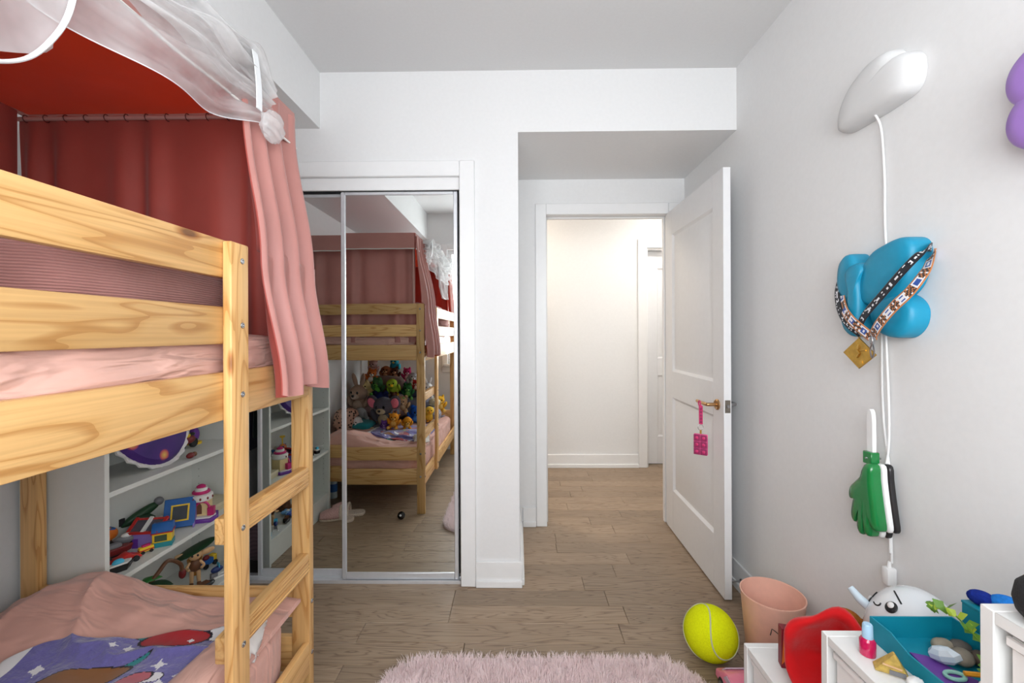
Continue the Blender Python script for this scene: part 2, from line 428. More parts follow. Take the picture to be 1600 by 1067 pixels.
# local x -> -Y world, local y -> +X... face y=0 looks to -X after the turn
g = G(); g.lathe([(0,0),(.026,0),(.026,.006),(.022,.010),(.0,.010)], 24, m=Matrix.Rotation(R(90),4,'X')); g.xf(Matrix.Translation((.745,0,.905)))
for s in (1,):
    pass
M_BRASS = mat((190,150,105), .28, .08, metal=1, name='satin_bronze')
hd = g.build('door_handle', M_BRASS, d1)
tag(hd, 'bronze lever handle')
g = G(); g.tube(smoothpts([(.745,-.008,.905),(.745,-.045,.905),(.735,-.052,.905),(.70,-.054,.905),(.63,-.052,.905)],5), .0085, 10)
g.build('lever', M_BRASS, hd)
g = G(); g.lathe([(0,0),(.026,0),(.026,.006),(.022,.010),(.0,.010)], 24, m=Matrix.Rotation(R(-90),4,'X')); g.xf(Matrix.Translation((.745,.035,.905)))
hd2 = g.build('door_handle', M_STEEL, d1); tag(hd2, 'steel lever handle behind the door')
g = G(); g.tube(smoothpts([(.745,.043,.905),(.745,.078,.905),(.735,.085,.905),(.70,.087,.905),(.63,.085,.905)],5), .0085, 10)
g.build('lever', M_STEEL, hd2)
lp = G().box(.8095,.8115,.005,.030,.875,.935).build('latch_plate', mat((140,132,122),.35,.1,metal=1,name='latch_metal'), d1, bevel=.0006)
G().box(.811,.819,.011,.024,.898,.914).build('latch_bolt', M_STEEL, lp, bevel=.002)
for z in (.2,1.0,1.8): G().cyl((-.004,.037,z),(-.004,.037,z+.09),.006,n=10).build('hinge', M_STEEL, d1)
d2 = thing('door_2', 'closed white panel door in the hallway', None, (1.222, 4.17, .008), kind='structure')
panel_door(d2, .766, 2.033, .035)

# door stop on the right baseboard
ds = thing('door_stop', 'small white tipped door stop on the baseboard', 'door stop', (1.077, 2.105, .06))
g = G().cyl((0,0,0),(-.058,0,0),.004,n=10); g.cyl((0,0,0),(-.006,0,0),.011,n=14); g.build('rod', M_STEEL, ds)
G().cyl((-.056,0,0),(-.072,0,0),.008,.0095,14).build('rubber_tip', M_WHITEPL, ds, bevel=.002)

# hall lamp -----------------------------------------------------------
hl = thing('ceiling_lamp', 'round flush ceiling lamp in the hallway', 'lamp', (-.30, 3.50, 2.45))
G().lathe([(0,0),(.16,0),(.16,-.025),(.15,-.03),(0,-.03)], 32).build('lamp_base', M_WHITEPL, hl)
nt = NT('lamp_glass_lit'); nt.b.inputs['Emission Color'].default_value = (1,.86,.70,1); nt.b.inputs['Emission Strength'].default_value = 60
G().lathe([(.14,-.03),(.135,-.06),(.1,-.085),(.05,-.097),(0,-.1)], 32).build('lamp_shade', nt.m, hl)
hl2 = thing('ceiling_lamp', 'round flush ceiling lamp further along the hallway', 'lamp', (1.6, 3.50, 2.45))
G().lathe([(0,0),(.16,0),(.16,-.025),(.15,-.03),(0,-.03)], 32).build('lamp_base', M_WHITEPL, hl2)
nt = NT('lamp_glass_lit_white'); nt.b.inputs['Emission Color'].default_value = (1,.95,.88,1); nt.b.inputs['Emission Strength'].default_value = 62
G().lathe([(.14,-.03),(.135,-.06),(.1,-.085),(.05,-.097),(0,-.1)], 32).build('lamp_shade', nt.m, hl2)

# mirrored sliding closet doors ----------------------------------------
def mirror_door(x0, x1, y, label):
    t = thing('mirrored_closet_door', label, 'closet door', ((x0+x1)/2, y+.01, .012), group='sliding mirror doors')
    z0, z1, s = .014, 1.982, .021
    for a, b in ((x0,x0+s),(x1-s,x1)): G().box(a,b,y-.004,y+.022,z0,z1).build('stile', M_ALU, t, world=True, bevel=.003)
    G().box(x0+s,x1-s,y-.002,y+.02,z0,z0+.034).build('bottom_rail', M_ALU, t, world=True, bevel=.002)
    G().box(x0+s,x1-s,y-.002,y+.02,z1-.016,z1).build('top_rail', M_ALU, t, world=True, bevel=.002)
    G().box(x0+s,x1-s,y+.004,y+.010,z0+.034,z1-.016).build('mirror_pane', M_MIRROR, t, world=True)
mirror_door(-.897,-.303,2.192,'silver framed mirror door reflecting the bunk bed, nearest the wall corner')
mirror_door(-1.349,-.755,2.224,'silver framed mirror door slid partly behind the other, beside the bookcase')
g = G().box(-1.46,-.289,2.172,2.184,1.984,2.046).box(-1.46,-.289,2.184,2.262,2.034,2.046)
struct('trim_4', g, M_TRIM, 'white fascia hiding the closet door track', bevel=.002)
g = G().box(-1.46,-.289,2.178,2.256,0,.010).box(-1.46,-.289,2.176,2.180,0,.016).box(-1.46,-.289,2.217,2.221,0,.016)
struct('trim_5', g, M_ALU, 'aluminium floor track of the closet doors')

# ================================================================ bunk bed
BY0, BY1 = -.15, 1.372        # head and foot
BXR, BXL = -.653, -1.57       # room side and wall side faces
bed = thing('bunk_bed', 'pine bunk bed with guard rails and ladder along the left wall', 'bunk bed', ((BXL+BXR)/2, (BY0+BY1)/2, 0))
PW, PD = .056, .029
for x0 in (BXL, BXR-PW):
    for y0 in (BY0, BY1-PD):
        board('post', x0, x0+PW, y0, y0+PD, 0, 1.473, M_PINE, bed)
for y0 in (BY0+.005, BY1-PD+.005):
    for z0, z1 in ((1.398,1.473),(1.242,1.325),(1.075,1.183),(.373,.464),(.203,.313)):
        board('end_board', BXL+PW, BXR-PW, y0, y0+.019, z0, z1, M_PINE, bed)
for z0, z1 in ((1.07,1.176),(.203,.300)):
    board('side_rail', BXR-.020, BXR, BY0+PD, BY1-PD, z0, z1, M_PINE, bed)
    board('side_rail', BXL, BXL+.020, BY0+PD, BY1-PD, z0, z1, M_PINE, bed)
for z0, z1 in ((1.387,1.471),(1.239,1.322)):
    board('guard_rail', BXR-.020, BXR, BY0+PD, .985, z0, z1, M_PINE, bed)
    board('guard_rail', BXL, BXL+.020, BY0+PD, BY1-PD, z0, z1, M_PINE, bed)
board('ladder_stile', BXR, -.632, .949, 1.0115, .2, 1.468, M_PINE, bed, bevel=.004)
for z0, z1 in ((.787,.847),(.519,.579)):
    rg = board('rung', BXR-.030, BXR, .962, BY1-PD, z0, z1, M_PINE, bed, bevel=.004)
    ln = (BY1-PD-.962)/2
    for k in range(5):    # anti-slip ridges along the tread; the rung's own X runs along it
        zz = (k-2)*.0105
        G().cyl((-ln+.006,-.0150,zz),(ln-.002,-.0150,zz),.0016,n=6).build('tread_ridge', M_PINE, rg)
M_BOLT = mat((176,178,180), .25, .06, metal=1, name='bolt_zinc')
def bolt(p, ax, parent):
    g = G(); m = Matrix.Rotation(R(90),4,'Y') if ax == 'x' else Matrix.Rotation(R(-90),4,'X')
    g.lathe([(0.0,.0025),(.0022,.0025),(.0022,.0015)], 6); 
    g = G(); g.lathe([(0,-.001),(.0068,-.001),(.0068,.0012),(.0058,.0022),(.0026,.0022),(.0026,.0008),(0,.0008)], 14, m=m); g.xf(Matrix.Translation(p))
    g.build('bolt', M_BOLT, parent, world=True)
for z in (1.428,1.281,1.123,.817,.55,.25): bolt((-.632,.986,z),'x',bed)
for z in (1.435,1.283,1.13,.42,.26):
    bolt((BXR,BY1-.014,z),'x',bed)
    for x in (BXR-.03,BXL+.03): bolt((x,BY1,z),'y',bed)
for k in range(9):
    y = -.02+k*.155
    for z in (1.075,.21): board('slat', BXL+.022, BXR-.022, y, y+.07, z, z+.018, M_PINE, bed, bevel=.002, seg=1)

# ================================================================ bedding
M_PINKSAT = cloth('pink_satin_sheet', (222,176,162), .36, bs=.85, bscale=5, sheen=.1, bdist=.035, crease=((.75,0,.4),(4,5,26)))
M_PINKCOT = cloth('pink_cotton_cover', (212,162,148), .7, bs=.7, bscale=8, bdist=.03, crease=((.2,.1,.7),(4,17,9)))
M_RIB = cloth('ribbed_pink_cover', (196,140,132), .85, bs=.6, rib=('Z', 62, .8))
M_WHITECL = cloth('white_cotton', (232,228,224), .8, bs=.3)
def fbm(x, y, z=0, o=3):
    return noise.fractal(Vector((x, y, z)), .9, 2.0, o, noise_basis='PERLIN_ORIGINAL')
def mattress(name, x0, x1, y0, y1, z0, z1, mt, label, wr=.006, cat='mattress'):
    g = G(); cx, cy, cz = (x0+x1)/2, (y0+y1)/2, (z0+z1)/2
    g.ell((cx,cy,cz), ((x1-x0)/2,(y1-y0)/2,(z1-z0)/2), nu=260 if wr > .01 else 96, nv=48, e=.22, fn=lambda u: 1+wr*(.35*fbm(u.x*4+z0*9, u.y*6, u.z*4)+(1-abs(math.sin(9*math.atan2(u.y,u.x)*1.6+u.z*2.6+2.5*fbm(u.x*3,u.y*3,u.z*1.2))))**2.2*.8))
    return tag(g.build(name, mt, sharp=0), label, cat)
mattress('mattress', -1.547, -.678, -.115, 1.335, 1.097, 1.263, M_PINKSAT, 'pink satin covered mattress on the upper bunk', .014)
mattress('mattress', -1.547, -.678, -.115, 1.335, .232, .426, M_PINKCOT, 'pink covered mattress on the lower bunk')
# a white under-sheet strip shows between mattress and upper side rail
def pillow(name, c, r, rot, mt, label, cat='pillow', amp=.05, fr=3.0, e=.55, nu=56, nv=36, seed=0):
    g = G()
    def f(u):
        w = fbm(u.x*fr+seed, u.y*fr, u.z*fr)
        rid = abs(math.sin((u.x*1.3+u.y*4.2+w*1.5)*3.0))
        return 1+amp*w+amp*.8*(rid-.5)
    g.ell((0,0,0), r, nu=nu, nv=nv, e=e, fn=f)
    M = Matrix.Translation(c) @ Euler([R(a) for a in rot]).to_matrix().to_4x4()
    g.xf(M); return tag(g.build(name, mt, sharp=0), label, cat)
pillow('pillow', (-1.02,.915,1.375), (.28,.30,.105), (0,4,6), M_RIB, 'ribbed dusty pink pillow at the foot of the upper bunk', amp=.035, seed=2)
pillow('comforter', (-1.02,.19,1.408), (.32,.40,.135), (0,3,-5), M_RIB, 'crumpled ribbed pink comforter on the upper bunk', 'comforter', amp=.13, fr=2.4, e=.7, nu=80, nv=50, seed=5)

def sstep(a, b, x):
    t = max(0, min(1, (x-a)/(b-a))); return t*t*(3-2*t)
def duvet_z(x, y):
    m = .098*math.exp(-((x+1.27)/.17)**2)*sstep(.85,1.24,y)*(1-.35*sstep(1.28,1.34,y))
    m += .014*math.exp(-((x+.98)/.25)**2)*sstep(.8,1.2,y)
    wv = (y*1.5+x*.9)*13+3.5*fbm(x*3,y*3); fold = .018*(1-abs(math.sin(wv)))**1.6*(1-.6*sstep(-1.1,-.85,x)*sstep(1.1,1.25,y))*sstep(.75,1.0,y)*(1-sstep(1.2,1.33,y))
    edge = sstep(-1.545,-1.44,x)*(1-sstep(-.74,-.675,x)*.55)*(1-sstep(1.31,1.336,y)*.55)
    return .430+(.012+m+fold+.012*fbm(x*5,y*5))*edge*1.0+.004
g = G()
def dv(u, v):
    x = -1.545+u*.868; y = .45+v*.886; return (x, y, duvet_z(x, y))
g.grid(dv, 120, 110)
b0 = len(g.v)
def dv2(u, v):
    x = -1.545+u*.868; y = .45+v*.886; return (x, y, .425)
# closed skirt so that the cover is a solid body
nu, nv = 120, 110; w = nu+1
rim = [i for i in range(w)]+[j*w+nu for j in range(1, nv+1)]+[nv*w+i for i in range(nu-1,-1,-1)]+[j*w for j in range(nv-1,0,-1)]
low = [(g.v[i].x, g.v[i].y, .4295) for i in rim]
n = len(rim); base = len(g.v); g.v += [Vector(p) for p in low]
for i in range(n): g.f.append([rim[i], rim[(i+1)%n], base+(i+1)%n, base+i]); g.mi.append(0)
g.f.append([base+i for i in range(n)]); g.mi.append(0)
tag(g.build('duvet', M_PINKCOT, sharp=60), 'rumpled plain pink duvet at the foot of the lower bunk', 'duvet')

# purple printed fleece blanket: flat print given per face
PRINT = [cloth('blanket_purple', (104,98,160), .9, bs=.4, bscale=60, sheen=.5), cloth('print_white', (226,224,226), .9), cloth('print_red', (168,34,40), .9),
         cloth('print_teal', (40,138,140), .9), cloth('print_yellow', (232,214,60), .9), cloth('print_brown', (140,92,50), .9),
         cloth('print_rose', (190,100,110), .9), cloth('print_ink', (30,24,36), .9), cloth('print_lime', (150,205,50), .9)]
def bl_y1(x): return 1.075+.10*sstep(-1.22,-.78,x)-.10*sstep(-1.15,-1.28,x)
def rot2(x, y, cx, cy, a):
    c, s_ = math.cos(R(a)), math.sin(R(a)); x -= cx; y -= cy; return x*c+y*s_, -x*s_+y*c
def star(x, y, cx, cy, r, a=0):
    p, q = rot2(x, y, cx, cy, a); return abs(p/r)**.6+abs(q/r)**.6 < 1
def elli(x, y, cx, cy, rx, ry, a=0):
    p, q = rot2(x, y, cx, cy, a); return (p/rx)**2+(q/ry)**2
def print_at(x, y):
    for cx, cy, r in ((-1.13,1.00,.020),(-1.02,1.075,.013),(-.985,1.08,.016),(-.865,1.03,.018),(-.83,.985,.013),(-.80,1.01,.020),(-1.10,.93,.024),(-.92,.95,.013),(-.78,.90,.02),(-.86,1.125,.012),(-1.0,.86,.02),(-.8,.8,.02),(-1.12,.78,.018),(-.74,.95,.014)):
        if star(x, y, cx, cy, r, 20): return 1
    def blob(cx, cy, rx, ry, a, c, ink=True):
        e = elli(x, y, cx, cy, rx, ry, a)
        if e < 1: return 7 if (ink and e > .84) else c
        return None
    for args in ((-.90,1.125,.085,.030,14,2),(-.80,1.15,.040,.024,-8,1),(-.955,1.13,.050,.016,10,3),(-.935,1.138,.022,.010,12,4),
                 (-1.02,.985,.105,.030,22,5),(-.905,.97,.060,.026,35,6),(-.95,1.02,.060,.012,48,3),(-.86,.99,.032,.016,30,1),
                 (-.745,1.06,.024,.050,-10,2),(-.76,1.055,.014,.038,-10,3),(-.77,.965,.032,.022,30,5),(-.79,.935,.026,.012,30,4),
                 (-.96,.93,.05,.022,30,1),(-.93,.90,.05,.03,0,6),(-1.08,.86,.05,.04,20,2),(-.93,.80,.028,.028,0,8),(-1.04,.74,.07,.025,10,6),
                 (-.78,.74,.045,.045,0,1),(-.79,.74,.018,.022,0,7),(-.88,.70,.05,.02,40,2),(-1.14,.70,.04,.03,0,3)):
        k = blob(*args)
        if k is not None: return k
    return 0
def bl_z(x, y): return duvet_z(x, y)+.010+.004*math.sin(x*40+6*y)*1.0
g = G(); nu, nv = 190, 200
BX0, BX1, BYa = -1.235, -.70, .56
def bv(u, v):
    x = BX0+u*(BX1-BX0); y1 = bl_y1(x); y = BYa+v*(y1-BYa); x += .012*math.sin(v*9)*(1-u)
    return (x, y, bl_z(x, y)-.008*(sstep(.985,1,v)+sstep(.02,0,u)+sstep(.02,0,v)))
g.grid(bv, nu, nv)
for i, f_ in enumerate(g.f):
    c = sum((g.v[j] for j in f_), Vector())/4
    u = (i % nu)/nu
    g.mi[i] = 1 if u < .075 else print_at(c.x, c.y)
bk = tag(g.build('blanket', PRINT, sharp=0), 'purple fleece blanket printed with white stars on the lower bunk', 'blanket')
so = bk.modifiers.new('thickness','SOLIDIFY'); so.thickness = .006; so.offset = -1
pillow('cloth_bundle', (-.728,1.135,.462), (.035,.075,.045), (10,-20,12), M_WHITECL, 'crumpled white cloth tucked at the edge of the lower bunk', 'cloth', amp=.25, fr=2.2, nu=40, nv=28)
pillow('bolster', (-.745,1.02,.445), (.052,.155,.042), (0,-14,-4), M_PINKSAT, 'small pink satin bolster behind the ladder on the lower bunk', 'bolster', amp=.03)

# ================================================================ canopy tent on the upper bunk
M_CURT = cloth('pink_canopy_cloth', (200,142,134), .42, trans=.22, tcol=(225,140,125), bs=.2, bscale=5)
M_INNER = cloth('red_inner_curtain', (186,92,82), .55, trans=.3, tcol=(215,80,62), bs=.2, bscale=5)
M_ROOFO = cloth('pink_roof_cloth', (222,150,138), .5, trans=.55, tcol=(245,150,125), bs=.2, bscale=5)
M_ROOFI = cloth('red_inner_roof', (245,100,52), .6, trans=.5, tcol=(250,100,45), bs=.2, bscale=5)
CX0, CX1, CY0, CY1, CZT = -1.565, -.716, -.16, 1.378, 1.966
cn = thing('bed_canopy', 'dusty pink tent canopy with red lining over the upper bunk', 'bed canopy', ((CX0+CX1)/2, (CY0+CY1)/2, 1.1))
def two_layer(name, fn, nu, nv, off, parent=cn, mo=M_CURT, ml=M_INNER):
    g = G().grid(fn, nu, nv); o = g.build(name, mo, parent, world=True, sharp=0)
    o2 = G().grid(lambda u, v: Vector(fn(u, v))+Vector(off(u, v) if callable(off) else off), nu, nv).build('interior', ml, o, world=False, sharp=0)  # second, redder layer set just inside the pink outer cloth
    L = parent_loc(parent)
    for vv in o2.data.vertices: vv.co -= L
    return o
def roof(u, v):
    x = CX0+u*(CX1-CX0); y = CY0+v*(CY1-CY0)
    sag = -.022*math.sin(PI*u)*math.sin(PI*v)
    return (x, y, CZT+sag+.004*math.sin(y*23+x*7)*math.sin(PI*u))
two_layer('roof', roof, 36, 60, (0,0,-.004), mo=M_ROOFO, ml=M_ROOFI)
def pleat(t, n, amp, ph=0): return amp*(.35+.65*math.sin(t*9+ph)**2)*math.sin(2*PI*n*.75*t+ph+2.2*math.sin(5*t+ph)+1.1*math.sin(13*t))
ROD_Z = 1.928
def endc(u, v):
    x = CX0+.02+u*(CX1-CX0-.03); z = ROD_Z+.010-v*(ROD_Z-1.19)
    a = .004+.012*sstep(0,.25,v)
    return (x, 1.327+pleat(u, 9, a, .4)+.004*fbm(x*9, z*5)*v, z)
two_layer('end_curtain', endc, 140, 30, (0,-.004,0))
def headc(u, v):
    x = CX0+.02+u*(CX1-CX0-.03); z = 1.95-v*.75
    return (x, -.105+pleat(u, 9, .012, 1.2), z)
two_layer('head_curtain', headc, 120, 16, (0,.004,0))
def wallc(u, v):
    y = -.09+u*1.40; z = 1.95-v*.72
    return (-1.535+pleat(u, 14, .011, .9), y, z)
two_layer('wall_curtain', wallc, 170, 16, (.004,0,0))
# valances with white piping
def val(name, p0, p1, nrm):
    p0 = Vector(p0); p1 = Vector(p1); nrm = Vector(nrm)
    def fn(u, v):
        p = p0.lerp(p1, u); return p+nrm*(.004+.006*v*math.sin(u*17+1)**2)+Vector((0,0,-.112*v))
    o = two_layer(name, fn, 50, 5, tuple(-nrm*.003))
    path = [Vector(fn(i/40, 1))+nrm*.001 for i in range(41)]
    G().tube(path, .0035, 6).build('piping', M_WHITECL, o, world=False)
    q = o.children[-1]; L = parent_loc(cn)
    for vv in q.data.vertices: vv.co -= L
val('valance', (CX0,CY1,CZT), (CX1,CY1,CZT), (0,1,0))
val('valance', (CX1,CY1,CZT), (CX1,CY0,CZT), (1,0,0))
val('valance', (CX0,CY0,CZT), (CX1,CY0,CZT), (0,-1,0))
# gathered front curtain hanging outside the rail, at the foot and at the head
def frontx(z):
    return -.712+.062*sstep(1.93,1.46,z)+.040*sstep(1.46,1.12,z)
def frontc(u, v):
    z = 1.945-v*(1.945-1.105+.012*math.sin(u*9)); 
    ya = 1.105-.035*sstep(0,.4,v)+.02*sstep(.6,1,v); yb = 1.368+.016*sstep(.3,1,v)
    y = ya+u*(yb-ya)
    x = frontx(z)+(.010+.017*v)*math.sin(2*PI*(3.4*u+.35*u*math.sin(v*2.1))+.5+.9*math.sin(u*4))+.007*math.sin(u*23+v*3)*v
    return (max(x, -.646) if z < 1.475 else x, y, z)
def frontoff(u, v): return (-.0035,0,0)
fc = two_layer('front_curtain', frontc, 130, 60, frontoff)
def frontc2(u, v):
    z = 1.945-v*(.50+.03*math.sin(u*9)); y = -.145+u*.21
    x = -.704+.03*v+.014*math.sin(2*PI*3.1*u+1.1)
    return (x, y, z)
two_layer('front_curtain', frontc2, 80, 24, (-.0035,0,0))
# frame of thin rods and the inner curtain rod with its rings
M_ROD = mat((196,150,142), .4, .04, name='rod_paint')
for y in (CY0+.02, CY1-.02):
    for x in (CX0+.015, CX1-.015):
        G().cyl((x,y,1.474),(x,y,CZT-.008),.006,n=10).build('frame_rod', M_ROD, cn, world=True)
for y in (CY0+.02, CY1-.02): G().cyl((CX0+.015,y,CZT-.010),(CX1-.015,y,CZT-.010),.006,n=10).build('frame_rod', M_ROD, cn, world=True)
for x in (CX0+.015, CX1-.015): G().cyl((x,CY0+.02,CZT-.012),(x,CY1-.02,CZT-.012),.006,n=10).build('frame_rod', M_ROD, cn, world=True)
cr = G().cyl((CX0+.015,1.318,ROD_Z),(CX1-.02,1.318,ROD_Z),.0065,n=12).build('curtain_rod', M_ROD, cn, world=True)
for k in range(13):
    x = CX0+.05+k*.063; pts = [(x, 1.318+.0105*math.cos(a), ROD_Z+.0105*math.sin(a)) for a in [i*2*PI/12 for i in range(13)]]
    q = G().tube(pts, .0014, 5, cap=False).build('curtain_ring', mat((90,30,24),.5,.05,name='ring_cord'), cr)
    L = parent_loc(cn)
    for vv in q.data.vertices: vv.co -= L

# white tulle thrown over the open long side
def tulle_mat():
    nt = NT('white_tulle'); tc = nt.n('ShaderNodeTexCoord')
    mp = nt.n('ShaderNodeMapping'); mp.inputs['Scale'].default_value = (4, 4, 4); nt.l(tc.outputs['Object'], mp.inputs['Vector'])
    nz = nt.n('ShaderNodeTexNoise'); nz.inputs['Scale'].default_value = 2.5; nz.inputs['Detail'].default_value = 3; nt.l(mp.outputs[0], nz.inputs['Vector'])
    mr = nt.n('ShaderNodeMapRange'); mr.inputs['From Min'].default_value = .35; mr.inputs['From Max'].default_value = .7; mr.inputs['To Min'].default_value = .42; mr.inputs['To Max'].default_value = .68
    nt.l(nz.outputs['Fac'], mr.inputs['Value'])
    d = nt.n('ShaderNodeBsdfDiffuse'); d.inputs['Color'].default_value = lin(240,240,240)
    tl = nt.n('ShaderNodeBsdfTranslucent'); tl.inputs['Color'].default_value = lin(240,238,238)
    a = nt.n('ShaderNodeMixShader'); a.inputs['Fac'].default_value = .4; nt.l(d.outputs[0], a.inputs[1]); nt.l(tl.outputs[0], a.inputs[2])
    t = nt.n('ShaderNodeBsdfTransparent'); m = nt.n('ShaderNodeMixShader'); nt.l(mr.outputs[0], m.inputs['Fac'])
    nt.l(t.outputs[0], m.inputs[1]); nt.l(a.outputs[0], m.inputs[2]); nt.l(m.outputs[0], nt.out.inputs['Surface'])
    return nt.m
M_TULLE = tulle_mat()
M_TAPE = mat((236,238,240), .6, .02, name='white_tape')
tu = thing('tulle_net', 'sheer white tulle net swagged along the open side of the canopy', 'net', (-.70, .6, 1.75))
def tul(layer):
    def fn(u, v):
        y = -.08+u*1.25
        # low edge of the swag: deepest around the middle, gathered towards the knot at the foot
        low = 1.75+.075*sstep(.95,1.25,y)-.02*math.sin(y*4)
        gather = 1-.62*sstep(.95,1.2,y)
        top = CZT+.018+.030*math.sin(y*11+layer)*gather*(1-.5*layer)+.012*math.sin(y*29)
        top -= .085*sstep(1.05,1.2,y)
        if v < .35:
            t = v/.35; x = -.80+.115*t; z = CZT+.006+(top-CZT)*math.sin(t*PI*.5)
            x += .03*sstep(1.0,1.2,y)
        else:
            t = (v-.35)/.65; x = -.690+.013*math.sin(t*17+y*4+layer*2+1.5*math.sin(y*7))*(1-.3*t)+.006*math.sin(t*41+y*9)+.014*math.sin(y*19+t*5)*gather+.006; z = top+(low-top)*t
            if layer: z = top+(low+.10*gather-top)*t; x += .012
        return (x, y, z)
    return fn
G().grid(tul(0), 150, 46).build('net_layer', M_TULLE, tu, world=True, sharp=0)
G().grid(tul(1), 150, 46).build('net_layer', M_TULLE, tu, world=True, sharp=0)
G().grid(lambda u, v: (Vector(tul(1)(u, .25+.5*v))+Vector((.012,0,.006*math.sin(u*40+v*9)))), 150, 30).build('net_layer', M_TULLE, tu, world=True, sharp=0)
hem = [Vector(tul(0)(i/90, 1)) for i in range(91)]
G().tube(hem, .0011, 5).build('hem', M_TAPE, tu, world=True)
tp = smoothpts([(-.655,1.072,1.985),(-.650,1.078,1.93),(-.650,1.086,1.88),(-.658,1.10,1.835)], 6)
g = G(); vs = []
for i, p in enumerate(tp): vs += [p+Vector((0,-.011,0)), p+Vector((0,.011,0)), p+Vector((-.002,.011,0)), p+Vector((-.002,-.011,0))]
fs = []
for i in range(len(tp)-1):
    for j in range(4): fs.append((i*4+j, i*4+(j+1)%4, i*4+4+(j+1)%4, i*4+4+j))
g.add(vs, fs).build('tie_tape', M_TAPE, tu, world=True)
loop = smoothpts([(-.672,1.11,1.80),(-.655,1.15,1.785),(-.648,1.19,1.80),(-.658,1.205,1.845),(-.675,1.17,1.865),(-.675,1.125,1.84)], 6, closed=True)
g = G().ell((-.662,1.165,1.822),(.018,.050,.040),rot=(38,0,0),nu=48,nv=30,fn=lambda u:1+.22*math.sin(9*u.y+5*u.z)*abs(u.x)+.12*fbm(u.x*3,u.y*3,u.z*3)); g.build('net_knot', M_TULLE, tu, world=True, sharp=0)
def drape(u, v):
    z = 1.955-v*.37+.02*math.sin(u*5)*v*(1-u); ym = .665-.008*v-.028*sstep(.5,.7,v)-.13*sstep(.72,1,v); y = -.10+u*(ym+.10)
    return (-.684-(.010+.010*math.sin(2*PI*4.3*u+1)+.005*math.sin(v*9+u*20))*(1-u)**.5, y, z)
G().grid(drape, 90, 30).build('net_layer', M_TULLE, tu, world=True, sharp=0)
arc = smoothpts([(-.678,.30,1.585),(-.678,.42,1.588),(-.678,.52,1.603),(-.678,.585,1.638),(-.678,.628,1.70),(-.678,.652,1.766),(-.680,.664,1.86),(-.686,.667,1.95)], 8)
g = G(); g.tube(arc, .0055, 8, flat=.5).build('edge_tape', M_TAPE, tu, world=True)

# ================================================================ bookcase at the foot of the bed
M_MELA = mat((222,224,218), .45, .012, name='white_melamine')
KX0, KX1, KY0, KY1, KH = -1.622, -1.34, 1.386, 2.142, 1.06
bc = thing('bookcase', 'low white bookcase full of toys between bed and closet', 'bookcase', ((KX0+KX1)/2, (KY0+KY1)/2, 0))
T = .017
for y in (KY0, KY1-T): G().box(KX0,KX1,y,y+T,0,KH).build('side_panel', M_MELA, bc, world=True, bevel=.001)
G().box(KX0,KX0+.004,KY0+T,KY1-T,.06,KH-T).build('back_panel', M_MELA, bc, world=True)
SH = (.142,.442,.742)
for z in SH: G().box(KX0+.004,KX1-.003,KY0+T,KY1-T,z-T,z).build('shelf', M_MELA, bc, world=True, bevel=.001)
G().box(KX0,KX1,KY0+T,KY1-T,KH-T,KH).build('top_panel', M_MELA, bc, world=True, bevel=.001)
G().box(KX1-.03,KX1-.014,KY0+T,KY1-T,0,.125).build('kick_board', M_MELA, bc, world=True, bevel=.001)
g = G()
for yy, d in ((KY0+T,1),(KY1-T,-1)):
    for x in (KX0+.04, KX1-.04):
        for k in range(22): g.cyl((x,yy-.0002*d,.2+k*.036),(x,yy+.0006*d,.2+k*.036),.0022,n=6)
g.build('shelf_pin_holes', mat((120,118,112),.8,.1,name='pin_hole'), bc, world=True)['kind'] = 'stuff'

cm = lambda r, gg, b, ro=.45, **k: mat((r,gg,b), ro, .05, **k)
C_RED, C_DRED, C_BLUE, C_DBLUE, C_YEL = cm(196,44,40), cm(120,30,30), cm(36,98,170), cm(30,52,110), cm(238,200,46)
C_PURP, C_LAV, C_GRN, C_DGRN, C_WHT = cm(104,50,150), cm(146,122,196), cm(56,140,62), cm(34,70,42), cm(232,230,226)
C_BLK, C_GREY, C_ORG, C_BRN, C_TEAL = cm(28,28,30), cm(120,120,124), cm(226,120,40), cm(110,70,44), cm(34,140,150)
C_PNK, C_MAG, C_TAN, C_LGRN, C_CYAN = cm(236,150,166), cm(196,40,110), cm(214,172,124), cm(120,190,60), cm(70,180,215)

# round purple padded bag standing on the top shelf
t = thing('round_cushion', 'round purple cushion with white frilled rim on the upper shelf', 'cushion', (-1.47, 1.70, .742), (0,0,0))
nt = NT('purple_print'); tc = nt.n('ShaderNodeTexCoord'); vo = nt.n('ShaderNodeTexVoronoi'); vo.inputs['Scale'].default_value = 13
nz = nt.n('ShaderNodeTexNoise'); nz.inputs['Scale'].default_value = 30
nt.l(tc.outputs['Object'], vo.inputs['Vector']); nt.l(tc.outputs['Object'], nz.inputs['Vector'])
r1 = ramp(nt, [(.0, lin(230,190,90)), (.13, lin(214,150,90)), (.22, lin(200,80,90)), (.30, lin(70,30,120)), (.8, lin(58,26,110))]); nt.l(vo.outputs['Distance'], r1.inputs['Fac'])
nt.l(r1.outputs['Color'], nt.b.inputs['Base Color']); nt.b.inputs['Roughness'].default_value = .55
TM = Matrix.Translation((0,0,.152)) @ Matrix.Rotation(R(-24),4,'Y') @ Matrix.Rotation(R(90),4,'Y')
G().lathe([(0,-.02),(.10,-.018),(.16,-.006),(.168,.0),(.155,.022),(.10,.040),(0,.048)], 48, m=TM).build('face', nt.m, t)
g = G(); n = 96; vs = []; fs = []
for i in range(n):
    a = 2*PI*i/n; w = .006*math.sin(a*24)
    for r_, z_ in ((.160,-.004),(.182,.004+w),(.182,-.004+w),(.160,-.010)): vs.append(TM @ Vector((r_*math.cos(a), r_*math.sin(a), z_)))
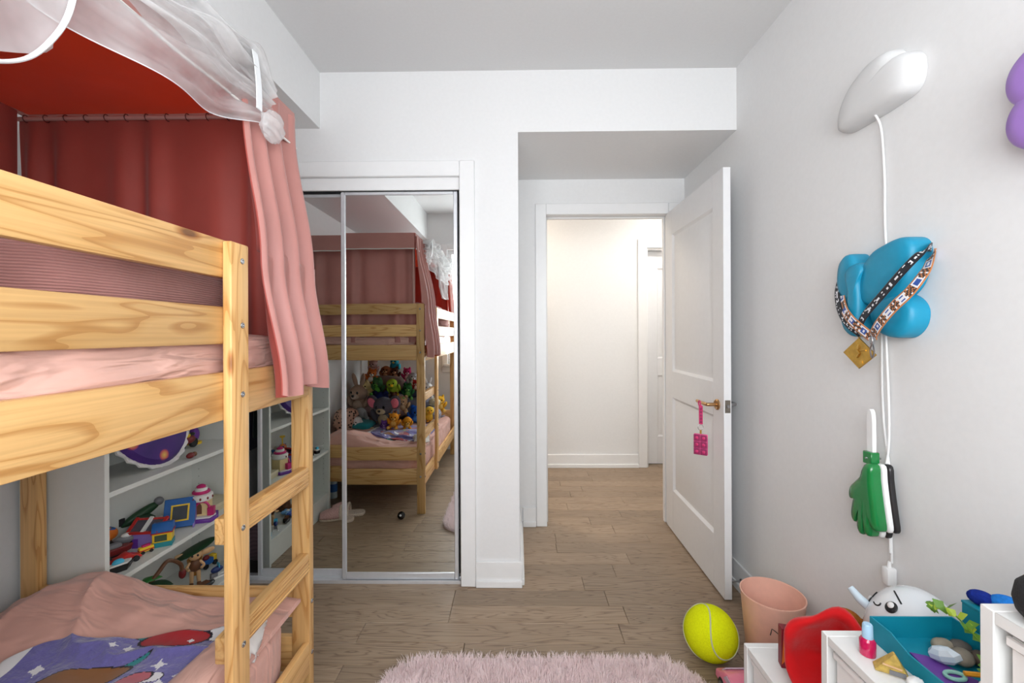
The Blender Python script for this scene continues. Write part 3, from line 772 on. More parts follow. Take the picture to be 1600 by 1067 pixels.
for i in range(n):
    for j in range(4): fs.append((i*4+j, i*4+(j+1)%4, ((i+1)%n)*4+(j+1)%4, ((i+1)%n)*4+j))
g.add(vs, fs).build('frill', M_WHITECL, t)
for vv in [c for c in t.children]: vv.location.z += .012

def toy(name, label, cat, loc, parts, rz=0, group='toys on the bookcase', scale=1.0):
    """parts: (part name, G in local coords, material[, bevel])"""
    t = thing(name, label, cat, loc, (0,0,rz), group, scale=scale)
    for p in parts:
        p[1].build(p[0], p[2], t, bevel=p[3] if len(p) > 3 else 0)
    return t
B = lambda *a: G().box(*a)
E_ = lambda c, r, **k: G().ell(c, r, nu=14, nv=9, **k)
A, Bz, Cz = .742, .442, .142
# upper shelf, by the far end
toy('toy_motorbike', 'tiny dark red and yellow toy motorbike on the upper shelf', 'toy', (-1.50,1.945,A), [
    ('body', E_((0,0,.042),(.022,.042,.02)), C_DRED), ('tank', E_((.004,-.012,.062),(.014,.02,.012)), C_YEL), ('seat', E_((0,.022,.062),(.012,.022,.008)), C_BLK),
    ('wheel', G().cyl((-.008,-.036,.022),(.008,-.036,.022),.022,n=16), C_BLK, .003), ('wheel', G().cyl((-.008,.036,.022),(.008,.036,.022),.022,n=16), C_BLK, .003),
    ('handlebar', G().tube([(-.03,-.024,.078),(0,-.028,.07),(.03,-.024,.078)],.003,6), C_GREY)])
toy('toy_figure', 'small purple and gold toy figure behind the cushion on the upper shelf', 'toy', (-1.54,2.04,A), [
    ('body', E_((0,0,.045),(.02,.024,.035)), C_PURP), ('head', E_((0,0,.095),(.02,.02,.02)), C_TAN), ('hat', G().lathe([(.028,.105),(.018,.11),(.010,.135),(0,.14)],16), C_PURP),
    ('base', G().lathe([(0,0),(.03,0),(.03,.01),(0,.01)],18), C_YEL)])
toy('toy_figure', 'tiny maroon toy lying in front of the cushion rim', 'toy', (-1.375,1.80,A), [('body', E_((0,0,.012),(.012,.02,.012)), C_DRED), ('head', E_((0,.022,.012),(.010,.010,.010)), C_BRN)])
# middle shelf
toy('toy_speedboat', 'black and white toy speedboat at the front of the middle shelf', 'toy', (-1.392,1.472,Bz), [
    ('hull', G().prism([(-.05,0),(.035,-.022),(.06,0),(.035,.022)], lambda x,y:(x*.8,y*.8,.0), lambda x,y:(x,y,.022)), C_BLK),
    ('deck', G().prism([(-.044,0),(.03,-.018),(.052,0),(.03,.018)], lambda x,y:(x,y,.022), lambda x,y:(x,y,.028)), C_WHT),
    ('wing', B(-.04,-.02,-.035,.035,.034,.038), C_WHT), ('cabin', E_((.012,0,.030),(.018,.012,.012)), C_CYAN)], 70)
toy('toy_spaceship', 'dark red toy ship heap at the left end of the middle shelf', 'toy', (-1.50,1.555,Bz), [
    ('hull', G().prism([(-.07,0),(-.03,-.03),(.06,-.016),(.08,0),(.06,.016),(-.03,.03)], lambda x,y:(x*.9,y*.9,.012), lambda x,y:(x,y,.036)), C_DRED, .003),
    ('keel', B(-.05,.05,-.012,.012,0,.012), C_BLK), ('wing', B(-.05,0,-.07,.07,.026,.032), C_BLK, .002), ('cockpit', E_((.02,0,.04),(.026,.014,.014)), C_GREY),
    ('engine', G().cyl((-.08,-.02,.026),(-.05,-.02,.026),.011,n=12), C_GREY), ('engine', G().cyl((-.08,.02,.026),(-.05,.02,.026),.011,n=12), C_GREY)], 55)
toy('toy_racer', 'low red toy racing car at the left of the middle shelf', 'toy car', (-1.418,1.535,Bz), [
    ('body', G().prism([(-.045,.008),(-.045,.022),(-.01,.026),(.01,.036),(.025,.024),(.05,.014),(.05,.008)], lambda x,z:(x,-.018,z), lambda x,z:(x,.018,z)), C_RED, .002),
    ('spoiler', B(-.05,-.036,-.022,.022,.034,.038), C_BLK)]+[('wheel', G().cyl((x,s*.017,.010),(x,s*.026,.010),.010,n=14), C_BLK) for x in (-.03,.03) for s in (-1,1)], 60)
toy('toy_sailboat', 'toy boat with orange hull and yellow mast on the middle shelf', 'toy', (-1.565,1.60,Bz), [
    ('stand', B(-.03,.03,-.012,.012,0,.04), C_BLK), ('hull', E_((0,0,.062),(.055,.024,.026), e=.8), C_ORG), ('deck', B(-.04,.04,-.016,.016,.078,.084), C_BLUE),
    ('mast', G().cyl((0,0,.08),(0,0,.135),.004,n=8), C_YEL), ('crow_nest', G().lathe([(0,.135),(.014,.135),(.018,.145),(0,.145)],12), C_YEL)], 70)
toy('toy_motorcycle', 'grey and white toy motorcycle leaning by the lavender toy house', 'toy', (-1.50,1.63,Bz), [
    ('frame', E_((0,0,.04),(.036,.012,.016)), C_GREY), ('tank', E_((.006,0,.054),(.018,.010,.010)), C_WHT),
    ('wheel', G().cyl((-.036,-.007,.022),(-.036,.007,.022),.022,n=16), C_BLK, .003), ('wheel', G().cyl((.036,-.007,.022),(.036,.007,.022),.022,n=16), C_BLK, .003)], 40)
def toy_house(loc, rz):
    t = thing('toy_house', 'lavender toy house with red frame roof on the middle shelf', 'toy', loc, (0,0,rz), 'toys on the bookcase')
    B(-.055,.055,-.045,.045,0,.055).build('wall', C_LAV, t, bevel=.001)
    r_ = G(); hw, hd, z0, z1 = .058, .048, .055, .092
    for s in (-1,1):
        r_.box(-hw,hw,-.005,.005,-.004,.004, m=Matrix.Translation((0,s*hd,z0+.004)))
        r_.box(-.005,.005,-.034,.034,-.004,.004, m=Matrix.Translation((s*hw*.93,-hd+.034,z0+.02)) @ Matrix.Rotation(R(32),4,'X'))
    r_.box(-hw,hw,-.005,.005,-.004,.004, m=Matrix.Translation((0,.012,z1-.004)))
    r_.build('roof_frame', C_RED, t)
    B(-.05,.05,-.034,.034,.0,.003).xf(Matrix.Translation((0,-.016,z0+.014)) @ Matrix.Rotation(R(32),4,'X')).build('roof_pane', cm(90,86,96,.15), t)
    B(-.006,.006,-.036,.036,-.002,.006).xf(Matrix.Translation((0,-.018,z0+.020)) @ Matrix.Rotation(R(32),4,'X')).build('roof_bar', C_WHT, t)
    B(-.035,-.015,-.047,-.044,.0,.035).build('door', C_PURP, t)
    return t
toy_house((-1.452,1.690,Bz), 8)
t = thing('toy_kiosk', 'yellow toy kiosk with blue awning at the shelf edge', 'toy', (-1.388,1.675,Bz), (0,0,28), 'toys on the bookcase')
B(-.032,.032,-.026,.026,0,.018).build('base', C_TEAL, t, bevel=.001); B(-.030,.030,-.024,.024,.018,.052).build('counter', C_YEL, t, bevel=.001)
B(-.022,.016,-.0255,-.0235,.023,.046).build('window', cm(70,90,70,.2), t); B(-.034,.034,-.027,.027,.052,.056).build('trim', C_RED, t)
G().prism([(-.028,.056),(.028,.056),(.018,.084),(-.010,.088)], lambda y,z:(-.033,y,z), lambda y,z:(.033,y,z)).build('awning', C_BLUE, t, bevel=.002)
t = thing('toy_shop_front', 'blue toy shop panel with yellow framed window leaning back', 'toy', (-1.432,1.805,Bz), (0,0,28), 'toys on the bookcase')
m_ = Matrix.Rotation(R(-26),4,'X')
B(-.055,.055,-.006,.006,.006,.125).xf(m_).build('panel', C_DBLUE if False else C_BLUE, t, bevel=.002)
f_ = G(); 
for a in ((-.03,.034,-.009,-.005,.030,.036),(-.03,.034,-.009,-.005,.092,.098),(-.03,-.024,-.009,-.005,.036,.092),(.028,.034,-.009,-.005,.036,.092)): f_.box(*a)
fr_ = f_.xf(m_).build('window_frame', C_YEL, t); B(-.024,.028,-.008,-.0055,.036,.092).xf(m_).build('pane', cm(80,86,92,.15), t)
G().prism([(-.01,.0),(.055,0),(.055,.09)], lambda y,z:(.050,y,z), lambda y,z:(.055,y,z)).build('side_wall', C_LAV, t); G().prism([(-.01,.0),(.055,0),(.055,.09)], lambda y,z:(-.055,y,z), lambda y,z:(-.050,y,z)).build('side_wall', C_LAV, t)
E_((-.046,-.012,.02),(.010,.008,.012)).build('lantern', C_YEL, t)
t = thing('toy_bakery', 'white and pink tiered toy cake shop on the middle shelf', 'toy', (-1.405,1.905,Bz), (0,0,20), 'toys on the bookcase')
G().prism([(-.055,-.05),(.05,-.055),(.065,-.01),(.05,.05),(-.05,.05)], lambda x,y:(x,y,0), lambda x,y:(x,y,.016)).build('base', C_PURP, t, bevel=.002)
G().prism([(-.045,-.04),(.04,-.045),(.055,-.005),(.04,.04),(-.04,.04)], lambda x,y:(x,y,.016), lambda x,y:(x,y,.022)).build('floor_plate', C_WHT, t)
B(-.036,.030,-.022,.036,.022,.085).build('wall', cm(230,206,150), t, bevel=.001)
G().prism([(-.012+.018*math.cos(a), .060+.022*math.sin(a)) for a in [i*PI/8 for i in range(9)]]+[(-.03,.03),(.006,.03)][::1], lambda x,z:(x,-.0225,z), lambda x,z:(x,-.020,z)).build('window', C_BRN, t)
G().tube([(.008+.026*math.cos(a), -.025, .058+.026*math.sin(a)) for a in [i*PI/10 for i in range(11)]], .005, 8).build('arch', C_MAG, t)
B(.028,.052,-.03,0,.022,.056).build('annex', C_MAG, t, bevel=.001)
ck = G().lathe([(0,.085),(.040,.085),(.044,.09),(.044,.110),(.038,.114),(0,.114)],24,c=(-.004,.006,0)).build('cake_tier', C_WHT, t)
G().lathe([(.030,.114),(.034,.117),(.034,.123),(.030,.127),(0,.127)],20,c=(-.004,.006,0)).build('icing', C_MAG, ck)
G().lathe([(0,.127),(.024,.127),(.024,.140),(0,.140)],20,c=(-.004,.006,0)).build('cake_tier', C_WHT, t)
G().lathe([(.017,.140),(.018,.146),(.010,.152),(0,.155)],16,c=(-.004,.006,0)).build('cherry_top', C_MAG, t)
for a in range(5):
    an = R(-150+a*36); E_((-.004+.044*math.cos(an),.006+.044*math.sin(an),.098),(.004,.004,.006)).build('berry', C_DRED, t)
toy('toy_van', 'tiny yellow and red toy van at the shelf edge', 'toy car', (-1.402,1.612,Bz), [('body', B(-.022,.022,-.010,.010,.006,.024), C_YEL, .002), ('stripe', B(-.0225,.0225,-.0105,.0105,.011,.015), C_RED),
    ('roof_rack', B(-.012,.012,-.006,.006,.024,.030), C_MAG)]+[('wheel', G().cyl((x,s*.008,.006),(x,s*.013,.006),.006,n=12), C_BLK) for x in (-.013,.013) for s in (-1,1)], 60)
toy('toy_aircraft', 'dark green toy aircraft against the bookcase back', 'toy', (-1.585,1.80,Bz), [('stand', B(-.02,.02,-.02,.02,0,.05), C_BLK), ('fuselage', G().ell((0,0,.066),(.075,.018,.020),rot=(0,-24,0),nu=14,nv=10), C_DGRN),
    ('wing', B(-.02,.02,-.075,.075,.062,.067), C_DGRN, .001), ('engine', E_((.062,.0,.10),(.018,.018,.018)), C_GREY), ('tail', B(-.075,-.055,-.003,.003,.04,.07), C_BLK)], 62)
toy('game_box', 'flat pale patterned game box at the far end of the middle shelf', 'box', (-1.475,2.035,Bz), [('box', B(-.085,.085,-.07,.07,0,.022), cm(196,184,150), .001), ('lid', B(-.087,.087,-.072,.072,.022,.036), cm(206,196,166), .001)], 0)
# low shelf
t = thing('toy_plant', 'toy plant with big green leaves on the bottom shelf', 'toy', (-1.49,1.70,Cz), (0,0,0), 'toys on the bookcase')
G().lathe([(0,0),(.045,0),(.05,.012),(.03,.02),(.022,.08),(.026,.10),(0,.10)],14).build('trunk', C_BRN, t)
for a, l, z, dr in ((200,.12,.07,-.02),(235,.13,.11,.01),(20,.10,.12,.03),(90,.09,.13,.02),(300,.11,.10,.04)):
    a = R(a); d = Vector((math.cos(a),math.sin(a),0)); sd = Vector((-d.y,d.x,0)); g = G()
    def leaf(u, v, d=d, sd=sd, l=l, z=z, dr=dr):
        w = .030*math.sin(PI*min(1,u*1.02))**.8*(v-.5)*2
        return Vector((0,0,z))+d*l*u+sd*w+Vector((0,0,.05*u-(.09-dr)*u*u-abs(w)*.25))
    g.grid(leaf, 10, 4); o = g.build('leaf', C_GRN if int(z*100)%2 else C_DGRN, t); q = o.modifiers.new('s','SOLIDIFY'); q.thickness = .002
G().tube(smoothpts([(0,0,.09),(.02,.05,.15),(.02,.10,.17),(.03,.15,.13),(.03,.16,.09)],6),[.008]*25,8).build('vine', C_BRN, t)
E_((.03,.162,.082),(.014,.014,.022)).build('bud', C_DRED, t)
# big eared doll figure
t = thing('toy_elf_figure', 'tan jointed toy figure in a wide green hat on the bottom shelf', 'toy', (-1.452,1.925,Cz), (0,0,38), 'toys on the bookcase')
for s in (-1,1):
    G().tube([(s*.014,0,.0),(s*.013,-.004,.03),(s*.012,.0,.06)],[.007,.008,.009],8).build('leg', C_TAN, t)
    G().ell((s*.014,-.010,.006),(.009,.018,.006),nu=10,nv=6).build('foot', C_BRN, t)
    G().tube(smoothpts([(s*.018,0,.10),(s*.032,-.010,.082),(s*.022,-.026,.078)],4),.006,8).build('arm', C_TAN, t)
E_((0,0,.083),(.022,.016,.028)).build('body', C_BRN, t)
hd_ = E_((0,-.002,.132),(.026,.024,.024)).build('head', C_TAN, t)
for s in (-1,1):
    G().ell((s*.046,0,.136),(.028,.006,.013),rot=(0,-s*14,0),nu=12,nv=8).build('ear', C_TAN, hd_); E_((s*.010,-.025,.136),(.004,.003,.005)).build('eye', C_BLK, hd_)
G().ell((0,.0,.156),(.085,.05,.010),rot=(0,-22,0),nu=22,nv=8).build('hat', C_DGRN, t)
toy('toy_boat', 'dark toy boat under the jointed figure on the bottom shelf', 'toy', (-1.385,1.885,Cz), [('hull', G().ell((0,0,.014),(.05,.02,.014),nu=16,nv=8), C_BLK), ('seat', B(-.02,.02,-.012,.012,.024,.030), C_BRN)], 70)
toy('toy_flower', 'pale blue toy flower beside the toy plant', 'toy', (-1.425,1.795,Cz), [('petal', E_((.022*math.cos(a),.022*math.sin(a),.022),(.018,.014,.012),rot=(0,0,math.degrees(a))), cm(120,176,226)) for a in [i*2*PI/5 for i in range(5)]]+[('centre', E_((0,0,.026),(.012,.012,.012)), C_WHT), ('stem', G().cyl((0,0,0),(0,0,.02),.006,n=8), C_GRN)])
toy('toy_flower', 'deeper blue toy flower by the boat on the bottom shelf', 'toy', (-1.385,1.815,Cz), [('petal', E_((.018*math.cos(a),.018*math.sin(a),.02),(.016,.012,.011),rot=(0,0,math.degrees(a))), cm(84,120,214)) for a in [i*2*PI/5 for i in range(5)]]+[('centre', E_((0,0,.024),(.010,.010,.010)), C_WHT), ('stem', G().cyl((0,0,0),(0,0,.02),.006,n=8), C_GRN)])
toy('toy_lorry', 'blue and yellow toy lorry at the far end of the bottom shelf', 'toy car', (-1.50,2.07,Cz), [('bed', B(-.035,.02,-.016,.016,.014,.04), C_BLUE, .002), ('cab', B(.02,.04,-.015,.015,.014,.048), C_YEL, .003), ('load', E_((-.008,0,.046),(.016,.012,.012)), C_DRED)]+[('wheel', G().cyl((x,s*.012,.012),(x,s*.020,.012),.012,n=12), C_BLK) for x in (-.024,.026) for s in (-1,1)], 80)
toy('toy_snowmobile', 'small navy and white toy snowmobile on the bottom shelf', 'toy', (-1.395,1.985,Cz), [('body', E_((0,0,.034),(.026,.012,.014)), C_DBLUE), ('ski', B(-.02,.034,-.016,-.010,0,.006), C_WHT), ('ski', B(-.02,.034,.010,.016,0,.006), C_WHT), ('windscreen', B(.004,.008,-.010,.010,.042,.062), C_CYAN), ('track', B(-.026,.0,-.008,.008,.0,.022), C_GREY)], 60)
toy('toy_goblet', 'amber toy goblet with ring handle behind the figure', 'toy', (-1.51,2.0,Cz), [('cup', G().lathe([(.012,0),(.02,.004),(.008,.012),(.012,.03),(.026,.05),(.030,.075),(.027,.075),(.022,.052),(0,.04)],18), cm(176,120,46)), ('ring', G().tube([(0,.03+.02*math.cos(a),.075+.02*math.sin(a)) for a in [i*2*PI/16 for i in range(17)]],.005,8,cap=False), C_TAN)])
toy('toy_bear', 'blue toy bear on the bottom shelf near the closet', 'toy', (-1.40,2.085,Cz), [('body', E_((0,0,.03),(.024,.022,.03)), C_BLUE), ('head', E_((0,0,.074),(.022,.02,.02)), cm(90,150,220)), ('ear', E_((-.016,0,.094),(.008,.006,.008)), C_BLUE), ('ear', E_((.016,0,.094),(.008,.006,.008)), C_BLUE), ('foot', E_((-.014,-.02,.01),(.010,.014,.010)), C_CYAN), ('foot', E_((.014,-.02,.01),(.010,.014,.010)), C_CYAN)], 60)

# dark clothes inside the closet, seen in the gap beside the mirror door
rail = G().cyl((-1.64,2.52,1.75),(-.1,2.52,1.75),.014,n=14); tag(rail.build('closet_rod', M_STEEL), 'steel hanging rod inside the closet', 'rod')
for i, (x, c, zb, nm) in enumerate(((-1.56,(30,30,36),.75,'black'),(-1.50,(44,40,60),.62,'dark indigo'),(-1.43,(24,34,30),.70,'dark green'),(-1.36,(54,34,38),.80,'dark maroon'),(-1.28,(38,38,40),.66,'charcoal'))):
    t = thing('hanging_coat', nm+' coat hanging inside the dark closet', 'coat', (x,2.52,zb), group='clothes in the closet')
    g = G()
    for k in range(1): pass
    prof = [(.03,1.70),(.05,1.68),(.17,1.62),(.19,1.55),(.18,1.2),(.20,zb)]
    vs = []; fs = []; n = 20
    for hw, z in prof:
        for j in range(n):
            a = 2*PI*j/n; vs.append((.028*math.cos(a)*(1+.25*math.sin(3*a+z*9)), hw*math.sin(a), z-zb))
    for r_ in range(len(prof)-1):
        for j in range(n): fs.append((r_*n+j, r_*n+(j+1)%n, (r_+1)*n+(j+1)%n, (r_+1)*n+j))
    fs += [tuple(range(n)), tuple((len(prof)-1)*n+j for j in range(n))]
    g.add(vs, fs).build('coat_body', cloth('coat_cloth_%d' % i, c, .85), t)
    G().tube(smoothpts([(0,0,1.70-zb),(0,0,1.735-zb),(0,.016,1.752-zb),(0,.0,1.768-zb),(0,-.016,1.752-zb)],5),.0025,6).build('hook', M_STEEL, t)
pillow('travel_bag', (-1.40,2.50,.13), (.17,.16,.13), (0,0,8), cloth('bag_print', (120,96,104), .8, rib=('Z', 14, 9)), 'pale patterned bag on the closet floor', 'bag', amp=.03)

# ================================================================ soft toys heaped on the lower bunk
_fur = {}
def fur(rgb):
    if rgb not in _fur: _fur[rgb] = mat(rgb, .95, .16, .6, 150, spec=.15, bdist=.004, name='plush_%d_%d_%d' % rgb)
    return _fur[rgb]
M_EYE = mat((14,14,16), .12, .1, name='glass_eye')
GROUP_P = 'soft toys on the lower bunk'
def plush(name, label, loc, s, c1, c2=None, kind='bear', rot=(0,0,0), c3=None):
    """faces local +Y; s = about half the height"""
    c2 = c2 or c1; c3 = c3 or c2
    t = thing(name, label, 'soft toy', (loc[0],loc[1],loc[2]-s*.8), rot, GROUP_P)
    A = fur(c1); Bm = fur(c2); Cm = fur(c3)
    def e(n, c, r, m, rot_=None, parent=t, fn=None, nu=18, nv=12):
        return G().ell([x*s for x in c], [x*s for x in r], rot=rot_, nu=nu, nv=nv, fn=fn).build(n, m, parent, sharp=0)
    e('body', (0,0,.48), (.50,.44,.50), A)
    h = e('head', (0,.14,1.18), (.50,.46,.44), A, nu=22, nv=14)
    for q in (-1,1): e('eye', (q*.19,.555,1.27), (.065,.05,.075), M_EYE, parent=h, nu=8, nv=6)
    if kind == 'bird':
        G().lathe([(.16*s,0),(.12*s,.12*s),(.0,.26*s)],10,m=Matrix.Translation((0,.52*s,1.12*s)) @ Matrix.Rotation(R(-90),4,'X')).build('beak', Bm, h)
        for q in (-1,1): e('wing', (q*.52,0,.55), (.12,.30,.36), A)
        for q in (-1,1): e('foot', (q*.2,.3,.05), (.16,.26,.08), Bm)
        return t
    e('muzzle', (0,.50,1.06), (.24,.20,.18), Bm, parent=h)
    e('nose', (0,.69,1.12), (.08,.06,.06), M_EYE, parent=h, nu=8, nv=6)
    for q in (-1,1):
        if kind == 'bunny':
            e('ear', (q*.24,.05,1.85), (.14,.09,.44), A, (0,q*14,0), h)
        elif kind == 'koala':
            er = e('ear', (q*.58,.08,1.36), (.30,.12,.36), A, (0,q*20,0), h); e('inner_ear', (q*.60,.17,1.34), (.21,.07,.27), Cm, (0,q*20,0), h)
        elif kind == 'cat':
            G().lathe([(.18*s,0),(.10*s,.18*s),(0,.30*s)],10,m=Matrix.Translation((q*.28*s,.1*s,1.50*s)) @ Matrix.Rotation(R(q*16),4,'Y')).build('ear', A, h)
        elif kind == 'dog':
            e('ear', (q*.50,.12,1.10), (.12,.18,.32), Cm, (0,-q*14,0), h)
        elif kind == 'giraffe':
            G().cyl((q*.14*s,.05*s,1.55*s),(q*.16*s,.05*s,1.80*s),.05*s,n=8).build('horn', Cm, h); e('ear', (q*.46,.05,1.42), (.18,.08,.09), A, (0,-q*20,0), h)
        elif kind == 'frog':
            e('eye_bump', (q*.26,.14,1.58), (.18,.18,.17), A, None, h)
        else:
            e('ear', (q*.38,.08,1.55), (.18,.10,.18), A, None, h)
        e('arm', (q*.54,.16,.68), (.17,.20,.34), A, (24,q*30,0)); e('leg', (q*.34,.44,.14), (.20,.40,.19), A, (0,0,-q*16)); e('paw', (q*.42,.80,.16), (.17,.10,.18), Bm)
    e('tummy', (0,.16,.48), (.36,.34,.38), Bm)
    return t
def fish(name, label, loc, s, c1, c2, rot):
    t = thing(name, label, 'soft toy', loc, rot, GROUP_P)
    G().ell((0,0,.5*s), (1.0*s,.55*s,.5*s), nu=24, nv=14, fn=lambda u: 1-.35*max(0,-u.x)**2).build('body', fur(c1), t, sharp=0)
    G().ell((0,0,.30*s), (.9*s,.50*s,.30*s), nu=20, nv=10).build('belly', fur(c2), t, sharp=0)
    for q in (-1,1):
        G().ell((-1.05*s,q*.26*s,.5*s), (.30*s,.18*s,.07*s), rot=(0,0,q*-40), nu=12, nv=8).build('tail_fluke', fur(c1), t, sharp=0)
        G().ell((.1*s,q*.58*s,.3*s), (.16*s,.26*s,.06*s), rot=(q*20,0,0), nu=12, nv=8).build('fin', fur(c1), t, sharp=0)
        o = G().ell((.62*s,q*.40*s,.60*s), (.09*s,.05*s,.09*s), nu=10, nv=8).build('eye', mat((236,236,236),.3,.02,name='eye_white'), t); G().ell((.64*s,q*.44*s,.60*s), (.05*s,.03*s,.05*s), nu=8, nv=6).build('pupil', M_EYE, o)
    return t
PL = [
 ('plush_koala','large grey soft toy koala with pink ears in the middle of the pile',(-1.13,.72,.60),.175,(92,92,102),(188,170,140),'koala',(-14,0,8),(238,130,150)),
 ('plush_elephant','pale grey soft toy slumped left of the koala',(-1.40,.66,.55),.115,(150,150,152),(190,190,190),'dog',(-20,10,20),(140,140,142)),
 ('plush_bunny','big beige soft toy bunny against the wall side of the pile',(-1.46,.42,.66),.165,(178,152,134),(200,180,164),'bunny',(-6,0,14),None),
 ('plush_cat','cream yellow soft toy cat above the koala',(-1.385,.50,.77),.098,(226,206,150),(236,222,180),'cat',(-16,-14,10),None),
 ('plush_fox','white and orange soft toy fox high in the pile',(-1.42,.30,.86),.085,(206,112,52),(236,232,226),'cat',(-10,12,-16),None),
 ('plush_pig','pale pink soft toy at the top corner of the pile',(-1.44,.10,.93),.085,(206,164,160),(226,186,182),'bear',(-10,0,10),None),
 ('plush_turtle','green soft toy turtle beside the lime bird',(-1.29,.42,.79),.095,(60,104,66),(96,176,70),'frog',(-20,6,12),None),
 ('plush_bird','lime green soft toy bird with yellow beak',(-1.14,.42,.775),.098,(150,176,52),(240,186,40),'bird',(-12,-16,-10),None),
 ('plush_bear','large navy blue soft toy bear behind the koala',(-1.22,.50,.66),.135,(30,40,92),(44,72,140),'bear',(-24,0,6),None),
 ('plush_dog','reddish brown soft toy dog near the top of the pile',(-1.30,.20,.88),.088,(140,84,56),(206,160,124),'dog',(-8,8,0),(110,60,44)),
 ('plush_bird','turquoise soft toy bird at the very top of the pile',(-1.25,.03,.95),.085,(64,178,200),(236,190,80),'bird',(-6,0,6),None),
 ('plush_monkey','dark brown soft toy monkey with tan face',(-1.20,.18,.87),.078,(92,58,46),(206,150,118),'bear',(-8,-10,-8),None),
 ('plush_pony','magenta soft toy near the ladder side top',(-1.10,.15,.86),.080,(190,50,104),(236,190,200),'cat',(-10,0,-14),None),
 ('plush_sheep','grey and white soft toy sheep near the ladder post',(-1.03,.25,.82),.085,(168,166,170),(234,232,230),'dog',(-10,6,-20),(140,140,146)),
 ('plush_frog','dark green soft toy frog right of the lime bird',(-1.03,.40,.735),.085,(38,92,48),(96,150,70),'frog',(-14,0,-10),None),
 ('plush_bear','tan soft toy bear under the dark green frog',(-1.045,.51,.64),.095,(186,150,112),(206,176,140),'bear',(-20,0,-6),None),
 ('plush_bear','bright blue soft toy bear beside the ladder post',(-.93,.58,.555),.105,(28,84,170),(60,120,200),'bear',(-22,8,-22),None),
 ('plush_giraffe','orange soft toy giraffe in front of the koala',(-1.035,.86,.545),.080,(226,148,44),(240,186,96),'giraffe',(-6,6,-4),(160,90,40)),
 ('plush_dog','small amber soft toy dog lying by the giraffe',(-.93,.84,.535),.068,(224,152,40),(240,190,100),'dog',(-30,0,-24),(190,110,30)),
 ('plush_chick','yellow soft toy chick seen behind the ladder',(-.79,.56,.545),.085,(232,188,66),(240,160,50),'bird',(-6,0,-16),None),
 ('plush_lion','golden soft toy lion at the head of the lower bunk',(-.79,.06,.56),.095,(226,170,50),(238,200,110),'cat',(-8,0,-10),None),
 ('plush_bunny','white soft toy bunny sitting behind the ladder post',(-.87,.27,.72),.085,(226,222,218),(236,232,230),'bunny',(-8,0,-14),None),
 ('plush_bear','small chocolate soft toy bear below the lime bird',(-1.11,.56,.70),.062,(96,62,44),(150,110,80),'bear',(-16,0,0),None),
 ('plush_cat','small red soft toy cat at the ladder side of the pile',(-.97,.33,.775),.062,(170,36,36),(220,180,170),'cat',(-10,0,-10),None),
 ('plush_cat','small violet soft toy cat between koala and giraffe',(-1.10,.88,.505),.055,(96,56,130),(150,120,180),'cat',(-12,0,10),None),
 ('plush_seal','white soft toy seal on a teal cushion left of the koala feet',(-1.33,.80,.52),.080,(228,228,228),(236,236,236),'dog',(-26,0,24),(214,214,214)),
]
for a in PL:
    # the heap leans towards the head of the bed
    plush(a[0], a[1], (a[2][0]-(.03 if a[2][1] > .45 and a[2][0] > -1.35 else 0), a[2][1]-(.16 if a[2][1] > .45 else .05), a[2][2]-(.02 if a[2][1] > .45 else 0)), a[3], a[4], a[5], a[6], a[7], a[8])
fish('plush_dolphin','grey soft toy dolphin lying at the ladder end of the pile',(-.795,.30,.44),.125,(140,138,150),(206,200,204),(0,0,78))
fish('plush_shark','cream and tan soft toy shark lying over the dolphin',(-.81,.22,.555),.085,(224,212,180),(236,228,206),(0,-10,40))
M_LEO = NT('leopard_print'); _tc = M_LEO.n('ShaderNodeTexCoord'); _vo = M_LEO.n('ShaderNodeTexVoronoi'); _vo.inputs['Scale'].default_value = 42
M_LEO.l(_tc.outputs['Object'], _vo.inputs['Vector']); _r = ramp(M_LEO, [(.30, lin(26,20,20)), (.42, lin(200,160,140))]); M_LEO.l(_vo.outputs['Distance'], _r.inputs['Fac'])
M_LEO.l(_r.outputs['Color'], M_LEO.b.inputs['Base Color']); M_LEO.b.inputs['Roughness'].default_value = .9; M_LEO = M_LEO.m
pillow('leopard_cushion', (-1.475,.73,.53), (.055,.12,.095), (0,14,30), M_LEO, 'leopard print cushion at the wall side of the lower bunk', 'cushion', amp=.02)
pillow('teal_cushion', (-1.35,.64,.475), (.10,.085,.035), (0,6,12), cloth('teal_plush', (36,140,150), .9), 'teal cushion under the white soft toy seal', 'cushion', amp=.02)
for c_, r_, rt, col_, nm in (((-1.28,.20,.56),(.24,.24,.115),(12,0,0),(176,150,150),'dusty mauve'),((-1.05,.12,.53),(.22,.20,.10),(10,0,6),(112,112,128),'slate grey'),((-1.30,.14,.75),(.20,.16,.09),(14,0,4),(120,96,90),'brown'),((-1.04,.08,.70),(.18,.14,.085),(12,0,0),(70,76,110),'dark blue')):
    pillow('bed_cushion', c_, r_, rt, cloth('cushion_'+nm.replace(' ','_'), col_, .9), nm+' cushion under the heap of soft toys', 'cushion', amp=.03)

